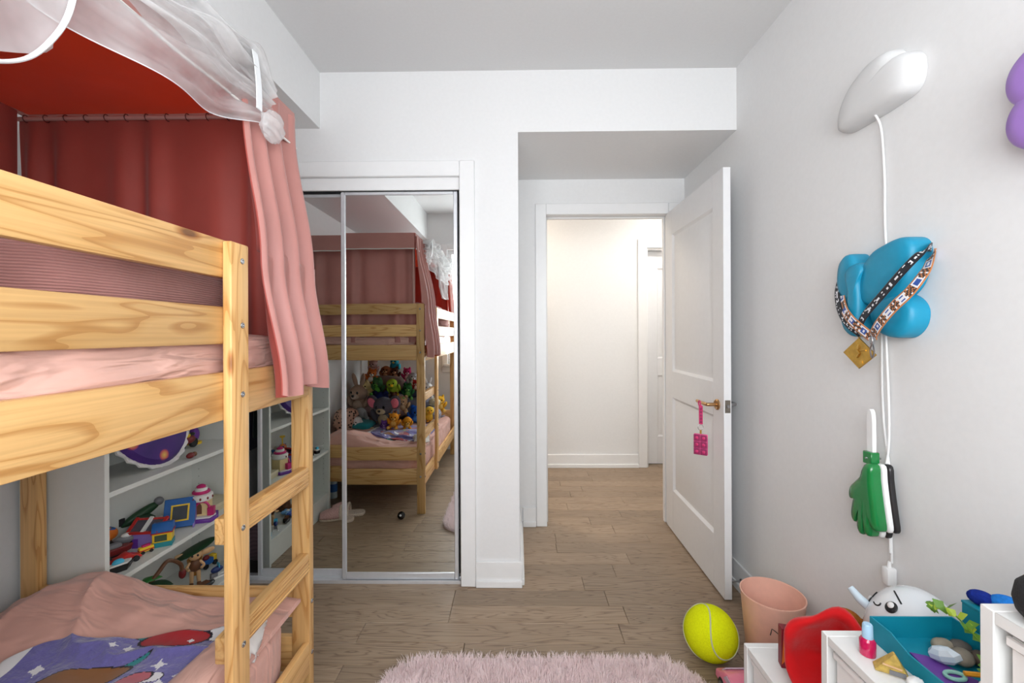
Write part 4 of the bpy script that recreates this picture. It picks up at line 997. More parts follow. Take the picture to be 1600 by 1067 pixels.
# ================================================================ right wall
def puff(outline, c, depth, x0, steps=((1,0),(1,.55),(.985,.72),(.95,.85),(.86,.95),(.6,1.0),(.3,1.01)), n=5):
    """outline points (y, z) on the wall plane x0, swollen towards -X by depth"""
    pts = smoothpts([(p[0],p[1],0) for p in outline], n, closed=True); k = len(pts)
    vs = []; fs = []
    for s_, d in steps:
        for p in pts: vs.append((x0-depth*d, c[0]+(p.x-c[0])*s_, c[1]+(p.y-c[1])*s_))
    for i in range(len(steps)-1):
        for j in range(k): fs.append((i*k+j, i*k+(j+1)%k, (i+1)*k+(j+1)%k, (i+1)*k+j))
    vs.append((x0-depth*1.01, c[0], c[1])); m = len(vs)-1; b = (len(steps)-1)*k
    for j in range(k): fs.append((b+j, b+(j+1)%k, m))
    fs.append(tuple(range(k)))
    return G().add(vs, fs)
XW = 1.089
t = thing('wall_lamp', 'white cloud shaped wall lamp with hanging cord', 'wall lamp', (XW,1.30,1.905), group='shaped wall lamps')
CLD = [(1.435,1.905),(1.452,1.935),(1.435,1.99),(1.392,2.04),(1.335,2.068),(1.285,2.082),(1.232,2.075),(1.212,2.045),(1.205,2.032),(1.178,2.034),(1.152,2.005),(1.148,1.955),(1.168,1.915),(1.22,1.903),(1.33,1.9)]
puff([(1.303+(y-1.303)*.90, 1.978+(z-1.985)*.90) for y, z in CLD], (1.305,1.978), .060, XW, ((1,0),(1,.18),(.985,.42),(.94,.66),(.85,.84),(.68,.95),(.4,1.0))).build('lamp_shade', mat((216,216,216),.6,.01,name='lamp_plastic'), t, world=True, sharp=55)
G().tube(smoothpts([(1.06,1.30,1.91),(1.078,1.297,1.86),(1.083,1.292,1.72),(1.082,1.290,1.6),(1.083,1.287,1.50)],8), .0032, 8).build('cord', M_WHITEPL, t, world=True)
M_LILAC = mat((160,120,200), .35, .03, name='lilac_plastic'); M_BFLY = mat((18,142,178), .45, .03, name='blue_plastic')
t = thing('wall_lamp', 'lilac flower shaped wall lamp at the picture edge', 'wall lamp', (XW,.80,1.6), group='shaped wall lamps')
for k in range(5):
    a = R(36+72*k); cy, cz = .80+.072*math.cos(a), 1.728+.072*math.sin(a)
    puff([(cy+.072*math.cos(b),cz+.068*math.sin(b)) for b in [i*2*PI/12 for i in range(12)]], (cy,cz), .07, XW).build('petal', M_LILAC, t, world=True, sharp=60)
puff([(.80+.04*math.cos(b),1.728+.04*math.sin(b)) for b in [i*2*PI/10 for i in range(10)]], (.80,1.728), .085, XW).build('centre', M_LILAC, t, world=True, sharp=60)
t = thing('wall_lamp', 'bright blue butterfly wall lamp draped with lanyards', 'wall lamp', (XW,1.30,1.25), group='shaped wall lamps')
puff([(1.335,1.36),(1.325,1.44),(1.29,1.49),(1.24,1.51),(1.19,1.518),(1.155,1.498),(1.152,1.45),(1.17,1.39),(1.215,1.35),(1.28,1.335)], (1.25,1.43), .060, XW).build('upper_wing', M_BFLY, t, world=True, sharp=60)
puff([(1.30,1.36),(1.24,1.372),(1.185,1.355),(1.158,1.32),(1.165,1.275),(1.20,1.245),(1.25,1.25),(1.29,1.285)], (1.23,1.31), .055, XW).build('lower_wing', M_BFLY, t, world=True, sharp=60)
puff([(1.335,1.35),(1.335,1.45),(1.355,1.495),(1.385,1.505),(1.412,1.48),(1.420,1.42),(1.405,1.37),(1.37,1.345)], (1.375,1.425), .060, XW).build('upper_wing', M_BFLY, t, world=True, sharp=60)
puff([(1.325,1.36),(1.36,1.375),(1.40,1.36),(1.410,1.31),(1.395,1.265),(1.36,1.245),(1.335,1.27)], (1.37,1.31), .055, XW).build('lower_wing', M_BFLY, t, world=True, sharp=60)
puff([(1.352,1.27),(1.36,1.34),(1.362,1.41),(1.372,1.455),(1.338,1.472),(1.305,1.455),(1.316,1.41),(1.314,1.34),(1.322,1.27),(1.337,1.25)], (1.337,1.36), .070, XW).build('body', M_BFLY, t, world=True, sharp=60)
G().tube(smoothpts([(1.082,1.302,1.26),(1.083,1.303,1.105),(1.082,1.296,.992),(1.083,1.288,.919),(1.082,1.275,.839),(1.083,1.278,.754),(1.082,1.272,.645),(1.081,1.270,.59)],6), .0030, 8).build('cord', M_WHITEPL, t, world=True)
cb = G().tube(smoothpts([(1.080,1.286,1.26),(1.078,1.274,1.034),(1.079,1.277,.922),(1.077,1.286,.844),(1.078,1.276,.754),(1.077,1.27,.62)],6), .0030, 8); cb.build('cord', M_WHITEPL, t, world=True)
t = thing('power_plug', 'white plug at the lower end of the wall cords', 'plug', (1.072,1.268,.53))
G().box(-.014,.014,-.012,.012,0,.05).build('plug_body', M_WHITEPL, t, bevel=.005, seg=2); G().cyl((0,0,.05),(0,0,.066),.006,.004,10).build('strain_relief', M_WHITEPL, t)

# lanyards over the butterfly
def ribbon(path, w, n=14):
    """flat band; returns G with faces in rows of 8 across for printing"""
    pts = smoothpts(path, n); vs = []; W = 8; L = 0; arcs = [0]
    for i in range(1, len(pts)): L += (pts[i]-pts[i-1]).length; arcs.append(L)
    g = G(); info = []
    for i, p in enumerate(pts):
        tn = (pts[min(i+1,len(pts)-1)]-pts[max(i-1,0)]).normalized()
        sd = tn.cross(Vector((-1,0,0))).normalized()
        for j in range(W+1): vs.append(p+sd*w*(j/W-.5))
    fs = []
    for i in range(len(pts)-1):
        for j in range(W): fs.append((i*(W+1)+j, i*(W+1)+j+1, (i+1)*(W+1)+j+1, (i+1)*(W+1)+j)); info.append((arcs[i], j))
    g.add(vs, fs); return g, info
M_RB, M_RW, M_RO, M_RN, M_RBR = cloth('lanyard_black',(20,20,30),.7), cloth('lanyard_white',(232,232,236),.7), cloth('lanyard_orange',(190,120,70),.7), cloth('lanyard_navy',(40,80,160),.7), cloth('lanyard_brown',(60,46,42),.7)
def lany(name, label, strands, w, fn, mats):
    t = thing(name, label, 'lanyard', (1.01,strands[0][-1][1],strands[0][-1][2]), group='lanyards on the butterfly lamp')
    for p in strands:
        g, info = ribbon(p, w)
        for i, (s_, j) in enumerate(info): g.mi[i] = fn(s_, j)
        o = g.build('strap', mats, t, world=True, sharp=0); q = o.modifiers.new('thickness','SOLIDIFY'); q.thickness = .0012; q.offset = 0
    return t
def pr_black(s_, j):
    k = (s_*1000) % 34
    if k < 20 and j in (3,4) and int(s_*1000/2.4) % 2 == 0: return 1
    if k < 16 and j == 6 and int(s_*1000/1.6) % 2 == 0: return 1
    if 23 < k < 31 and 2 <= j <= 5 and (j in (2,5) or k < 25 or k > 29): return 1
    return 0
def pr_white(s_, j):
    if j in (0,7): return 1
    k = (s_*1000) % 52
    if k < 16 and 1 < j < 6: return 2 if (int(k/2.3) % 2 == 0 or j in (2,5)) else 0
    if 20 < k < 48:
        d = ((k-27)/7)**2 if k < 34 else ((k-41)/7)**2
        if d+((j-3.5)/3.2)**2 < 1: return 3 if (int(k)+j) % 3 else 1
    return 0
ly = lany('black_lanyard', 'black printed lanyard with gold diamond medal on the butterfly lamp',
     [[(1.086,1.150,1.482),(1.062,1.132,1.478),(1.032,1.122,1.462),(1.014,1.150,1.424),(1.008,1.211,1.364),(1.008,1.273,1.308),(1.012,1.296,1.273),(1.02,1.301,1.252)],
      [(1.086,1.418,1.47),(1.058,1.428,1.44),(1.036,1.418,1.395),(1.020,1.388,1.335),(1.012,1.345,1.288),(1.02,1.303,1.254)]], .023, pr_black, [M_RB, M_RW])
M_GOLD = mat((206,164,80), .3, .12, .25, 60, metal=.9, name='gold_metal', bdist=.002)
G().prism([(1.376,1.197),(1.313,1.244),(1.250,1.194),(1.313,1.150)], lambda y,z:(1.022,1.313+(y-1.313)*1.0,z), lambda y,z:(1.026,1.313+(y-1.313)*1.0,z)).build('medal', M_GOLD, ly, world=True, bevel=.001)
md = ly.children[-1]
def onmd(g, n):
    o = g.build(n, M_GOLD, md); L = parent_loc(ly)
    for vv in o.data.vertices: vv.co -= L
    return o
onmd(G().ell((1.021,1.313,1.215),(.002,.006,.009),nu=8,nv=6), 'relief_head'); onmd(G().tube([(1.021,1.318,1.206),(1.021,1.308,1.196),(1.021,1.318,1.184)],.003,6), 'relief_body'); onmd(G().tube([(1.021,1.306,1.204),(1.021,1.285,1.206)],.002,6), 'relief_bat'); onmd(G().box(1.0205,1.0225,1.298,1.328,1.166,1.174), 'relief_plaque')
G().tube([(1.024,1.313+.006*math.cos(a),1.25+.006*math.sin(a)) for a in [i*2*PI/12 for i in range(13)]],.0014,6,cap=False).build('ring', M_GOLD, ly, world=True)
lw = lany('white_lanyard', 'white and brown printed lanyard with metal clip on the butterfly lamp',
     [[(1.086,1.142,1.462),(1.060,1.124,1.454),(1.034,1.112,1.415),(1.012,1.130,1.366),(1.004,1.172,1.326),(1.002,1.213,1.284),(1.01,1.244,1.254),(1.014,1.25,1.245)],
      [(1.086,1.408,1.455),(1.050,1.414,1.42),(1.022,1.376,1.346),(1.006,1.32,1.296),(1.012,1.256,1.247)]], .030, pr_white, [M_RW, M_RO, M_RN, M_RBR])
G().box(1.008,1.016,1.246,1.256,1.224,1.248).build('clip_body', M_STEEL, lw, world=True, bevel=.002); G().tube(smoothpts([(1.012,1.251,1.224),(1.012,1.244,1.205),(1.012,1.251,1.186),(1.012,1.258,1.205)],5,closed=True),.0022,6,cap=False).build('clip_hook', M_STEEL, lw, world=True)

# hand clapper
t = thing('hand_clapper', 'plastic hand clapper with green, white and black hands on the wall', 'noise maker', (1.05,1.30,.65))
hand = [(1.286,.872),(1.262,.872),(1.258,.835),(1.252,.79),(1.243,.735),(1.238,.700),(1.247,.688),(1.257,.696),(1.262,.735),(1.264,.678),(1.274,.662),(1.284,.672),(1.287,.738),(1.291,.672),(1.301,.656),(1.311,.668),(1.312,.738),(1.319,.690),(1.331,.684),(1.337,.703),(1.330,.745),(1.321,.775),(1.335,.752),(1.346,.758),(1.343,.785),(1.322,.81),(1.300,.835)]
M_GPL, M_KPL = mat((16,122,58), .18, .05, coat=.5, name='green_gloss_plastic'), mat((40,38,40), .25, .05, name='dark_gloss_plastic')
ST = ((1,0),(1,.6),(.97,.85),(.88,1),(.55,1.05))
for nm, x0, dp, dy, m_ in (('green_hand',1.046,.030,.006,M_GPL),('white_hand',1.060,.012,.0,M_WHITEPL),('black_hand',1.076,.014,-.004,M_KPL)):
    puff([(y+dy,z) for y, z in hand], (1.288+dy,.765), dp, x0, ST, n=3).build(nm, m_, t, world=True, sharp=60)
g = G(); ou = smoothpts([(1.316,.885,0),(1.316,.96,0),(1.314,1.015,0),(1.304,1.032,0),(1.294,1.015,0),(1.292,.96,0),(1.292,.885,0)],4)
g.prism([(p.x,p.y) for p in ou], lambda y,z:(1.046,y,z), lambda y,z:(1.058,y,z)).build('handle', M_WHITEPL, t, world=True, bevel=.002)
G().box(1.036,1.062,1.286,1.318,.868,.905).build('collar', M_GPL, t, world=True, bevel=.002); G().cyl((1.032,1.302,.886),(1.072,1.296,.886),.003,n=8).build('pivot_pin', M_STEEL, t, world=True)

# charm hanging from the door lever
t = thing('key_charm', 'pink bubble pad charm hanging from the bronze door handle', 'charm', (.883,2.120,.70), (0,0,0))
C_CH, C_CH2 = mat((206,50,110), .5, .06, name='charm_pink'), mat((150,40,90), .5, .06, name='charm_dark')
st = G().prism([(-.009,.118),(.009,.118),(.009,.206),(0,.212),(-.009,.206)], lambda x,z:(x*.75,-.012+x*-.5,z), lambda x,z:(x*.75,-.016+x*-.5,z)).build('strap', C_CH, t)
for k in range(5): G().ell((0,-.017,.130+k*.016),(.006,.004,.006),nu=8,nv=6).build('bubble', C_CH2, st)
G().tube([(0,.012*math.cos(a),.217+.012*math.sin(a)) for a in [i*2*PI/14 for i in range(15)]],.003,6,cap=False).build('strap_loop', C_CH, t)
G().tube([(.013*math.cos(a),-.012,.102+.013*math.sin(a)) for a in [i*2*PI/18 for i in range(19)]],.0014,6,cap=False).build('split_ring', M_STEEL, t)
G().cyl((0,-.012,.072),(0,-.012,.090),.0045,n=8).build('bead', M_GOLD, t)
RM = Matrix.Translation((0,-.012,0)) @ Matrix.Rotation(R(-34),4,'Z')
pd = G().box(-.031,.031,-.009,.009,-.03,.07).xf(RM).build('pad', mat((232,84,150), .45, .05, name='charm_bright'), t, bevel=.004, seg=2)
for r_ in range(3):
    for c_ in (-1,1):
        cx, cz = c_*.0155, -.013+r_*.033
        q = G().box(cx-.0145,cx+.0145,-.0125,-.009,cz-.0155,cz+.0155).xf(RM).build('pad_square', C_CH2, pd, bevel=.003)
        G().ell((cx,-.0125,cz),(.008,.004,.008),nu=10,nv=6).xf(RM).build('bubble', C_CH, pd)

# ================================================================ floor, right corner
M_BIN = mat((240,188,168), .5, .03, name='pink_bin_plastic')
t = thing('waste_bin', 'round salmon pink waste bin in the corner by the door', 'waste bin', (.955,1.645,.0))
G().lathe([(0,0),(.082,0),(.085,.004),(.1075,.27),(.1095,.2745),(.1095,.279),(.1055,.279),(.1045,.274),(.082,.008),(0,.008)],48).build('bin_body', M_BIN, t, sharp=50)
g = G()
def on_bin(a, z): r_ = .0855+.0225*z/.27+.0006; return (r_*math.cos(R(a)), r_*math.sin(R(a)), z)
g.tube([on_bin(a, z) for a, z in ((236,.178),(237.5,.190),(239,.203),(243,.199),(248,.193),(253,.185))], .0014, 6).build('printed_mark', M_BLACKPL, t)
M_TB = mat((222,232,20), .95, .08, .5, 220, name='tennis_felt', spec=.1, bdist=.003)
t = thing('tennis_ball', 'oversized yellow tennis ball on the floor by the bin', 'ball', (.742,1.690,.097), (133.5,-.1,-23))
G().ell((0,0,0), .097, nu=48, nv=32).build('felt', M_TB, t, sharp=0)
cv = []; a_, b_ = .75, .25; rr_ = .0975
for i in range(121):
    th = 2*PI*i/120; v = Vector((a_*math.cos(th)+b_*math.cos(3*th), a_*math.sin(th)-b_*math.sin(3*th), 2*math.sqrt(a_*b_)*math.sin(2*th))); cv.append(v.normalized()*rr_)
G().tube(cv, .0028, 6, cap=False).build('seam', mat((196,200,160), .9, .05, name='seam_rubber'), t)
# pink toy car
M_CARP, M_CARG = mat((238,130,158), .25, .03, coat=.4, name='pink_car_paint'), mat((206,180,196), .12, .03, name='car_window')
t = thing('toy_car', 'glossy pink toy car on the floor beside the white storage steps', 'toy car', (.762,1.47,0))
prof = [(-.105,.022),(-.105,.045),(-.085,.058),(-.05,.064),(-.03,.082),(.03,.086),(.06,.078),(.085,.058),(.108,.048),(.11,.022)]
sec = [(-1,.0),(-.96,.5),(-.8,.9),(.8,.9),(.96,.5),(1,0)]
vs = []; fs = []; k = len(prof)
cols = [(-.05,.82),(-.046,.95),(-.034,1.0),(0,1.02),(.034,1.0),(.046,.95),(.05,.82)]
for x_, f_ in cols:
    for y_, z_ in prof: vs.append((x_, y_*(.94+.06*f_), .022+(z_-.022)*f_))
for i in range(len(cols)-1):
    for j in range(k-1): fs.append((i*k+j, i*k+j+1, (i+1)*k+j+1, (i+1)*k+j))
    fs.append((i*k+k-1, i*k, (i+1)*k, (i+1)*k+k-1))
fs += [tuple(range(k)), tuple((len(cols)-1)*k+j for j in range(k))]
G().add(vs, fs).build('body', M_CARP, t, sharp=45)
for s_ in (-1,1):
    G().prism([(-.035,.058),(-.022,.076),(.03,.079),(.05,.058)], lambda y,z,s_=s_:(s_*.0475,y,z), lambda y,z,s_=s_:(s_*.0505,y,z)).build('side_window', M_CARG, t)
    for y_ in (-.065,.065):
        w_ = G().cyl((s_*.036,y_,.022),(s_*.053,y_,.022),.022,n=20).build('wheel', M_BLACKPL, t, bevel=.003); G().cyl((s_*.053,y_,.022),(s_*.055,y_,.022),.012,n=16).build('hub_cap', M_STEEL, w_)
G().prism([(-.042,.061),(.042,.061),(.036,.079),(-.036,.079)], lambda x,z:(x,.098-(z-.04)*.9,z+.004), lambda x,z:(x,.094-(z-.04)*.9,z+.002)).build('windscreen', M_CARG, t)

# shaggy pink rug
def rug_in(x, y, m=0):
    x0, x1, y0, y1, r_ = -.50+m, .665-m, .30+m, 1.665-m, .16
    if not (x0 < x < x1 and y0 < y < y1): return False
    cx = min(max(x, x0+r_), x1-r_); cy = min(max(y, y0+r_), y1-r_)
    return (x-cx)**2+(y-cy)**2 < r_*r_
t = thing('shag_rug', 'fluffy pale pink shag rug on the wood floor', 'rug', (.08,.98,0))
ou = []
for cx, cy, a0 in ((.505,1.505,0),(-.34,1.505,90),(-.34,.46,180),(.505,.46,270)):
    for k in range(9): a = R(a0+k*11.25); ou.append((cx+.16*math.cos(a), cy+.16*math.sin(a)))
M_SHAG = cloth('pink_shag', (255,238,238), .95, trans=.42, tcol=(255,240,240), sheen=.4, bs=.1)
G().prism(ou, lambda x,y:(x,y,.001), lambda x,y:(x,y,.012)).build('backing', M_SHAG, t, world=True)
rn = random.Random(11); vs = []; fs = []
for i in range(64000):
    x, y = rn.uniform(-.5,.665), rn.uniform(.30,1.665)
    if y < .75 and rn.random() < .55: continue
    if not rug_in(x, y, .002): continue
    cl = noise.noise(Vector((x*26, y*26, 0))); cl2 = noise.noise(Vector((x*26, y*26, 9)))
    h = .026+.010*rn.random(); a = rn.uniform(0, PI); w = .0016
    dx, dy = .018*cl+rn.uniform(-.009,.009), .018*cl2+rn.uniform(-.009,.009)
    cxx, cyy = math.cos(a)*w, math.sin(a)*w; b = len(vs); z = .010
    vs += [(x-cxx,y-cyy,z),(x+cxx,y+cyy,z),(x+cxx*.8+dx*.45,y+cyy*.8+dy*.45,z+h*.6),(x-cxx*.8+dx*.45,y-cyy*.8+dy*.45,z+h*.6),(x+dx*1.3,y+dy*1.3,z+h)]
    fs += [(b,b+1,b+2,b+3),(b+3,b+2,b+4)]
L = parent_loc(t); me = bpy.data.meshes.new('pile'); me.from_pydata([Vector(p)-L for p in vs], [], fs); me.materials.append(M_SHAG); me.shade_smooth()
po = bpy.data.objects.new('pile', me); COL.objects.link(po); po.parent = t; po['kind'] = 'stuff'

# stepped white storage unit along the right wall
M_LAM = mat((232,232,230), .4, .012, name='white_laminate'); M_BINW = mat((238,236,234), .38, .012, name='white_bin_plastic')
UX0, UX1 = .65, 1.062
un = thing('stepped_storage', 'white stepped storage unit with pull-out bins along the right wall', 'storage unit', ((UX0+UX1)/2, .77, 0))
SY = [1.262, .941, .620, .270]; ST_ = [.363, .619, .877]; TT = .018
for y, z in ((SY[0],ST_[0]),(SY[1],ST_[1]),(SY[2],ST_[2]),(SY[3]+TT,ST_[2])):
    G().box(UX0,UX1,y-TT,y,0,z).build('upright_panel', M_LAM, un, world=True, bevel=.001)
for k in range(3):
    y1, y0 = SY[k]-TT, (SY[k+1] if k < 2 else SY[3]+TT)
    G().box(UX0+.001,UX1,y0,y1,ST_[k]-TT,ST_[k]-.0006).build('top_board', M_LAM, un, world=True, bevel=.001)
    G().box(UX0+.01,UX1,y0,y1,.03,.048).build('bottom_board', M_LAM, un, world=True, bevel=.001)
    G().box(UX1-.006,UX1,y0,y1,.048,ST_[k]-TT).build('back_board', M_LAM, un, world=True)
    z = ST_[k]-TT-.008; i = 0
    while z-.095 > .05:
        zt, zb = z, max(.052, z-(.105 if i == 0 else .17))
        d = .008; x0, x1 = UX0+.012, UX1-.03
        g = G(); a0, a1 = y0+.012, y1-.012
        g.box(x0,x1,a0,a1,zb,zb+.004); g.box(x0,x0+.004,a0,a1,zb+.004,zt); g.box(x1-.004,x1,a0,a1,zb+.004,zt); g.box(x0+.004,x1-.004,a0,a0+.004,zb+.004,zt); g.box(x0+.004,x1-.004,a1-.004,a1,zb+.004,zt)
        o = g.build('bin', M_BINW, un, world=True); o['label'] = 'white pull-out bin'
        q = G().box(x0-.006,x0,a0-.004,a1+.004,zt-.014,zt).build('bin_rim', M_BINW, o, bevel=.002); L = parent_loc(un)
        for vv in q.data.vertices: vv.co -= L
        z = zb-.055; i += 1

# things on the steps
Z1, Z2, Z3 = ST_[0], ST_[1], ST_[2]
M_REDC = cloth('red_felt', (206,16,22), .9, bs=.4, bscale=12)
g = G(); g.lathe([(0,-.085),(.045,-.082),(.078,-.062),(.094,-.028),(.099,.004),(.096,.016),(.086,.018),(.074,.004),(.058,-.016),(.03,-.026),(0,-.030)], 56)
def hatdef(p):
    a = math.atan2(p.y, p.x); r_ = math.hypot(p.x, p.y)/.095
    k = 1+.07*math.sin(2*a+.6)*r_+.05*math.sin(5*a+1)*r_+.10*math.exp(-((a-1.45)/.35)**2)*r_
    return Vector((p.x*k, p.y*k*1.08, p.z+.016*math.sin(3*a+.5)*r_+.018*fbm(p.x*16,p.y*16,p.z*8,2)-.02*math.exp(-((p.x-.02)/.02)**2)*(p.z > -.04)))
g.v = [hatdef(p) for p in g.v]
_z = Vector((-.60,-.74,.30)).normalized(); _x = Vector((.78,-.63,0)).normalized(); _y = _z.cross(_x)
g.xf(Matrix(((_x.x,_y.x,_z.x,0),(_x.y,_y.y,_z.y,0),(_x.z,_y.z,_z.z,0),(0,0,0,1))))
g.xf(Matrix.Translation((.762,1.068,Z1+.098))); g.v = [Vector((p.x, max(p.y,.944), max(p.z, Z1+.001+.0*p.x))) for p in g.v]
tag(g.build('felt_hat', M_REDC, sharp=0), 'slumped bright red felt hat on the lowest white step', 'hat')
t = thing('small_box', 'small dark red picture box behind the red hat', 'box', (.738,1.172,Z1), (0,0,-12)); G().box(-.035,.035,-.012,.012,0,.105).build('carton', mat((128,24,40),.5,.15,nscale=18,name='dark_red_carton'), t, bevel=.001); G().prism([(-.034,.01),(-.02,.03),(-.03,.08)], lambda x,z:(x,-.0123,z), lambda x,z:(x,-.0128,z)).build('printed_flame', C_ORG, t)
t = thing('bead_bracelet', 'black and white bead bracelet on the lowest white step', 'bracelet', (.698,.995,Z1))
for k in range(12):
    a = 2*PI*k/12; G().ell((.026*math.cos(a),.026*math.sin(a),.008),.0075,nu=10,nv=7).build('bead', C_BLK if k % 3 else C_WHT, t)
tag(G().ell((.742,1.225,Z1+.004),(.005,.006,.004),nu=8,nv=6).build('pebble', cm(70,70,50)), 'tiny dark bead on the lowest white step', 'bead')
tag(G().prism([(.84,1.235),(.90,1.245),(.905,1.215),(.86,1.205)], lambda x,y:(x,y,Z1+.0005), lambda x,y:(x,y,Z1+.03+.03*(x-.84)/.06)).build('black_pouch', C_BLK, bevel=.004), 'small black pouch beside the brown soft toy', 'pouch')
plush('plush_dog', 'brown soft toy dog on the white step near the wall', (.898,1.208,Z1+.068), .085, (176,104,40), (206,140,70), 'dog', (0,0,160), (140,78,30))
# white inflatable ghost ball with a little face and horn
M_GLOSSW = mat((226,230,234), .12, .01, coat=.6, name='glossy_white_vinyl')
BC = Vector((.962,1.062,Z1+.1365)); BE = Vector((.102,.102,.136))
t = thing('inflatable_ball', 'glossy white inflatable ball with a shy face and small horn', 'inflatable toy', (BC.x,BC.y,Z1))
G().ell(BC, BE, nu=48, nv=32).build('ball', M_GLOSSW, t, world=True, sharp=0)
view = Vector((-.595,-.654,.468)).normalized(); sx = Vector((.74,-.673,0)); sx = (sx-view*sx.dot(view)).normalized(); sz = view.cross(sx)
if sz.z < 0: sz = -sz
def onball(u, v, r_=1.0):
    d = view*math.sqrt(max(0,1-u*u-v*v))+sx*u+sz*v
    q = math.sqrt((d.x/BE.x)**2+(d.y/BE.y)**2+(d.z/BE.z)**2)
    return BC+d/q*r_
def ball_n(p): d = p-BC; return Vector((d.x/BE.x**2,d.y/BE.y**2,d.z/BE.z**2)).normalized()
M_INK = mat((18,22,26), .4, .05, name='ink_black')
for u_, v_, s_ in ((-.36,.52,1.0),(-.78,.62,.8)):
    p = onball(u_, v_); mm = ball_n(p).to_track_quat('Z','Y').to_matrix().to_4x4()
    o = G().ell((0,0,0),(.014*s_,.014*s_,.003),nu=18,nv=8).xf(Matrix.Translation(p) @ mm).build('eye', M_INK, t, world=True)
    G().ell((0,0,.0022),(.0075*s_,.0075*s_,.003),nu=12,nv=6).xf(Matrix.Translation(p+sz*.004-Vector(t.location)) @ mm).build('eye_highlight', M_WHITEPL, o)
G().tube([onball(-.30+.02*k, .78-.035*k, 1.003) for k in range(6)], .0020, 6).build('brow', M_INK, t, world=True)
G().tube([onball(-.62-.03*k, .76-.035*k, 1.003) for k in range(4)], .0020, 6).build('brow', M_INK, t, world=True)
G().tube([onball(-.60+.07*math.sin(a), .56-.06*math.cos(a), 1.003) for a in [R(-80+20*i) for i in range(9)]], .0018, 6).build('mouth', M_INK, t, world=True)
hd_ = (-sx*.86+sz*.50).normalized(); hb = onball(-.86,.50)
G().tube([hb-hd_*.012, hb+hd_*.018, hb+hd_*.042+sz*.008], [.013,.011,.008], 14).build('horn', mat((206,224,236),.15,.02,coat=.5,name='pale_blue_vinyl'), t, world=True)

# middle step
M_TEALB = mat((0,136,160), .55, .03, name='teal_card')
t = thing('teal_tray', 'open teal cardboard tray with pebbles on the middle step', 'tray', (.82,.78,Z2))
g = G(); x0, x1, y0, y1, h_, w_ = .735, .905, .64, .918, .046, .003
g.box(x0,x1,y0,y1,Z2,Z2+.003).box(x0,x1,y1-w_,y1,Z2+.003,Z2+h_).box(x0,x1,y0,y0+w_,Z2+.003,Z2+h_).box(x1-w_,x1,y0+w_,y1-w_,Z2+.003,Z2+h_)
g.build('tray_body', M_TEALB, t, world=True)
G().prism([(y0+w_,.003),(y1-w_,.003),(y1-w_,h_),(y1-.05,h_),(y1-.09,h_-.014),(y0+.10,h_-.014),(y0+.06,h_),(y0+w_,h_)], lambda y,z:(x0,y,Z2+z), lambda y,z:(x0+w_,y,Z2+z)).build('cutout_side', M_TEALB, t, world=True)
t = thing('teal_box', 'closed teal cardboard box standing against the upper white step', 'box', (.98,.77,Z2))
G().box(.912,1.045,.645,.905,Z2,Z2+.084).build('box_body', M_TEALB, t, world=True, bevel=.001); G().box(.911,1.046,.644,.906,Z2+.084,Z2+.089).build('box_lid', M_TEALB, t, world=True, bevel=.001)
for i, (x, y, r_, c_, nm) in enumerate(((.845,.875,.020,(150,140,122),'pale grey'),(.872,.868,.021,(92,86,80),'dark grey'),(.850,.842,.022,(136,126,112),'warm grey'),(.882,.838,.020,(84,70,60),'brown'),(.826,.862,.014,(110,100,84),'olive'),(.888,.806,.019,(96,92,56),'mossy'))):
    g = G().ell((x,y,Z2+.0035+r_*.62),(r_,r_*.8,r_*.62),rot=(0,0,20*i),nu=18,nv=12,fn=lambda u,i=i: 1+.06*fbm(u.x*2+i,u.y*2,u.z*2)); tag(g.build('pebble', mat(c_,.6,.15,nscale=60), sharp=0), nm+' pebble lying in the teal tray', 'pebble', 'pebbles in the teal tray')
g = G().ell((.812,.838,Z2+.024),(.026,.014,.016),rot=(10,-20,-50),nu=7,nv=5); tag(g.build('crystal', mat((206,218,228),.1,.05,name='pale_crystal'), sharp=10), 'pale blue white crystal in the teal tray', 'crystal')
tag(G().prism([(.75,.72),(.80,.70),(.835,.80),(.80,.86),(.775,.87)], lambda x,y:(x,y,Z2+.0035), lambda x,y:(x,y,Z2+.006)).build('purple_card', mat((112,64,160),.6,.05)), 'sheet of purple card at the bottom of the teal tray', 'card')
t = thing('bracelet', 'mint green ring bracelet in the teal tray', 'bracelet', (.800,.806,Z2+.0075)); G().tube([(.016*math.cos(a),.010*math.sin(a),.002) for a in [i*2*PI/20 for i in range(21)]],.0035,8,cap=False).build('band', mat((150,206,190),.4,.05), t)
t = thing('pencil', 'orange yellow pencil lying across the teal tray', 'pencil', (.845,.793,Z2+.020), (0,-4,-14)); G().cyl((-.034,0,0),(.03,0,0),.0042,n=6).build('shaft', mat((236,160,30),.5,.05), t); G().cyl((.03,0,0),(.042,0,0),.0042,.0005,8).build('tip', C_TAN, t)
tag(G().ell((.826,.768,Z2+.017),(.020,.014,.011),nu=16,nv=10,fn=lambda u:1+.1*fbm(u.x*3,u.y*3,u.z*3)).build('white_shell', cm(228,226,220), sharp=0), 'white seashell in the teal tray', 'shell')
t = thing('nail_polish', 'magenta nail polish bottle with pale blue cap on the step', 'nail polish', (.694,.872,Z2), scale=.88)
G().lathe([(0,0),(.0150,0),(.0160,.003),(.0155,.032),(.011,.038),(0,.038)],24).build('bottle', mat((196,16,84),.08,.05,coat=.7,name='magenta_polish'), t); G().lathe([(0,.038),(.0105,.038),(.0098,.066),(.008,.069),(0,.069)],20).build('cap', mat((170,206,232),.3,.03,name='pale_blue_cap'), t)
t = thing('paper_wedge', 'mustard triangular paper wedge on the middle step', 'ornament', (.702,.828,Z2), (0,0,-30)); M_MUS = mat((190,160,80),.7,.25,.3,90,name='mustard_foam')
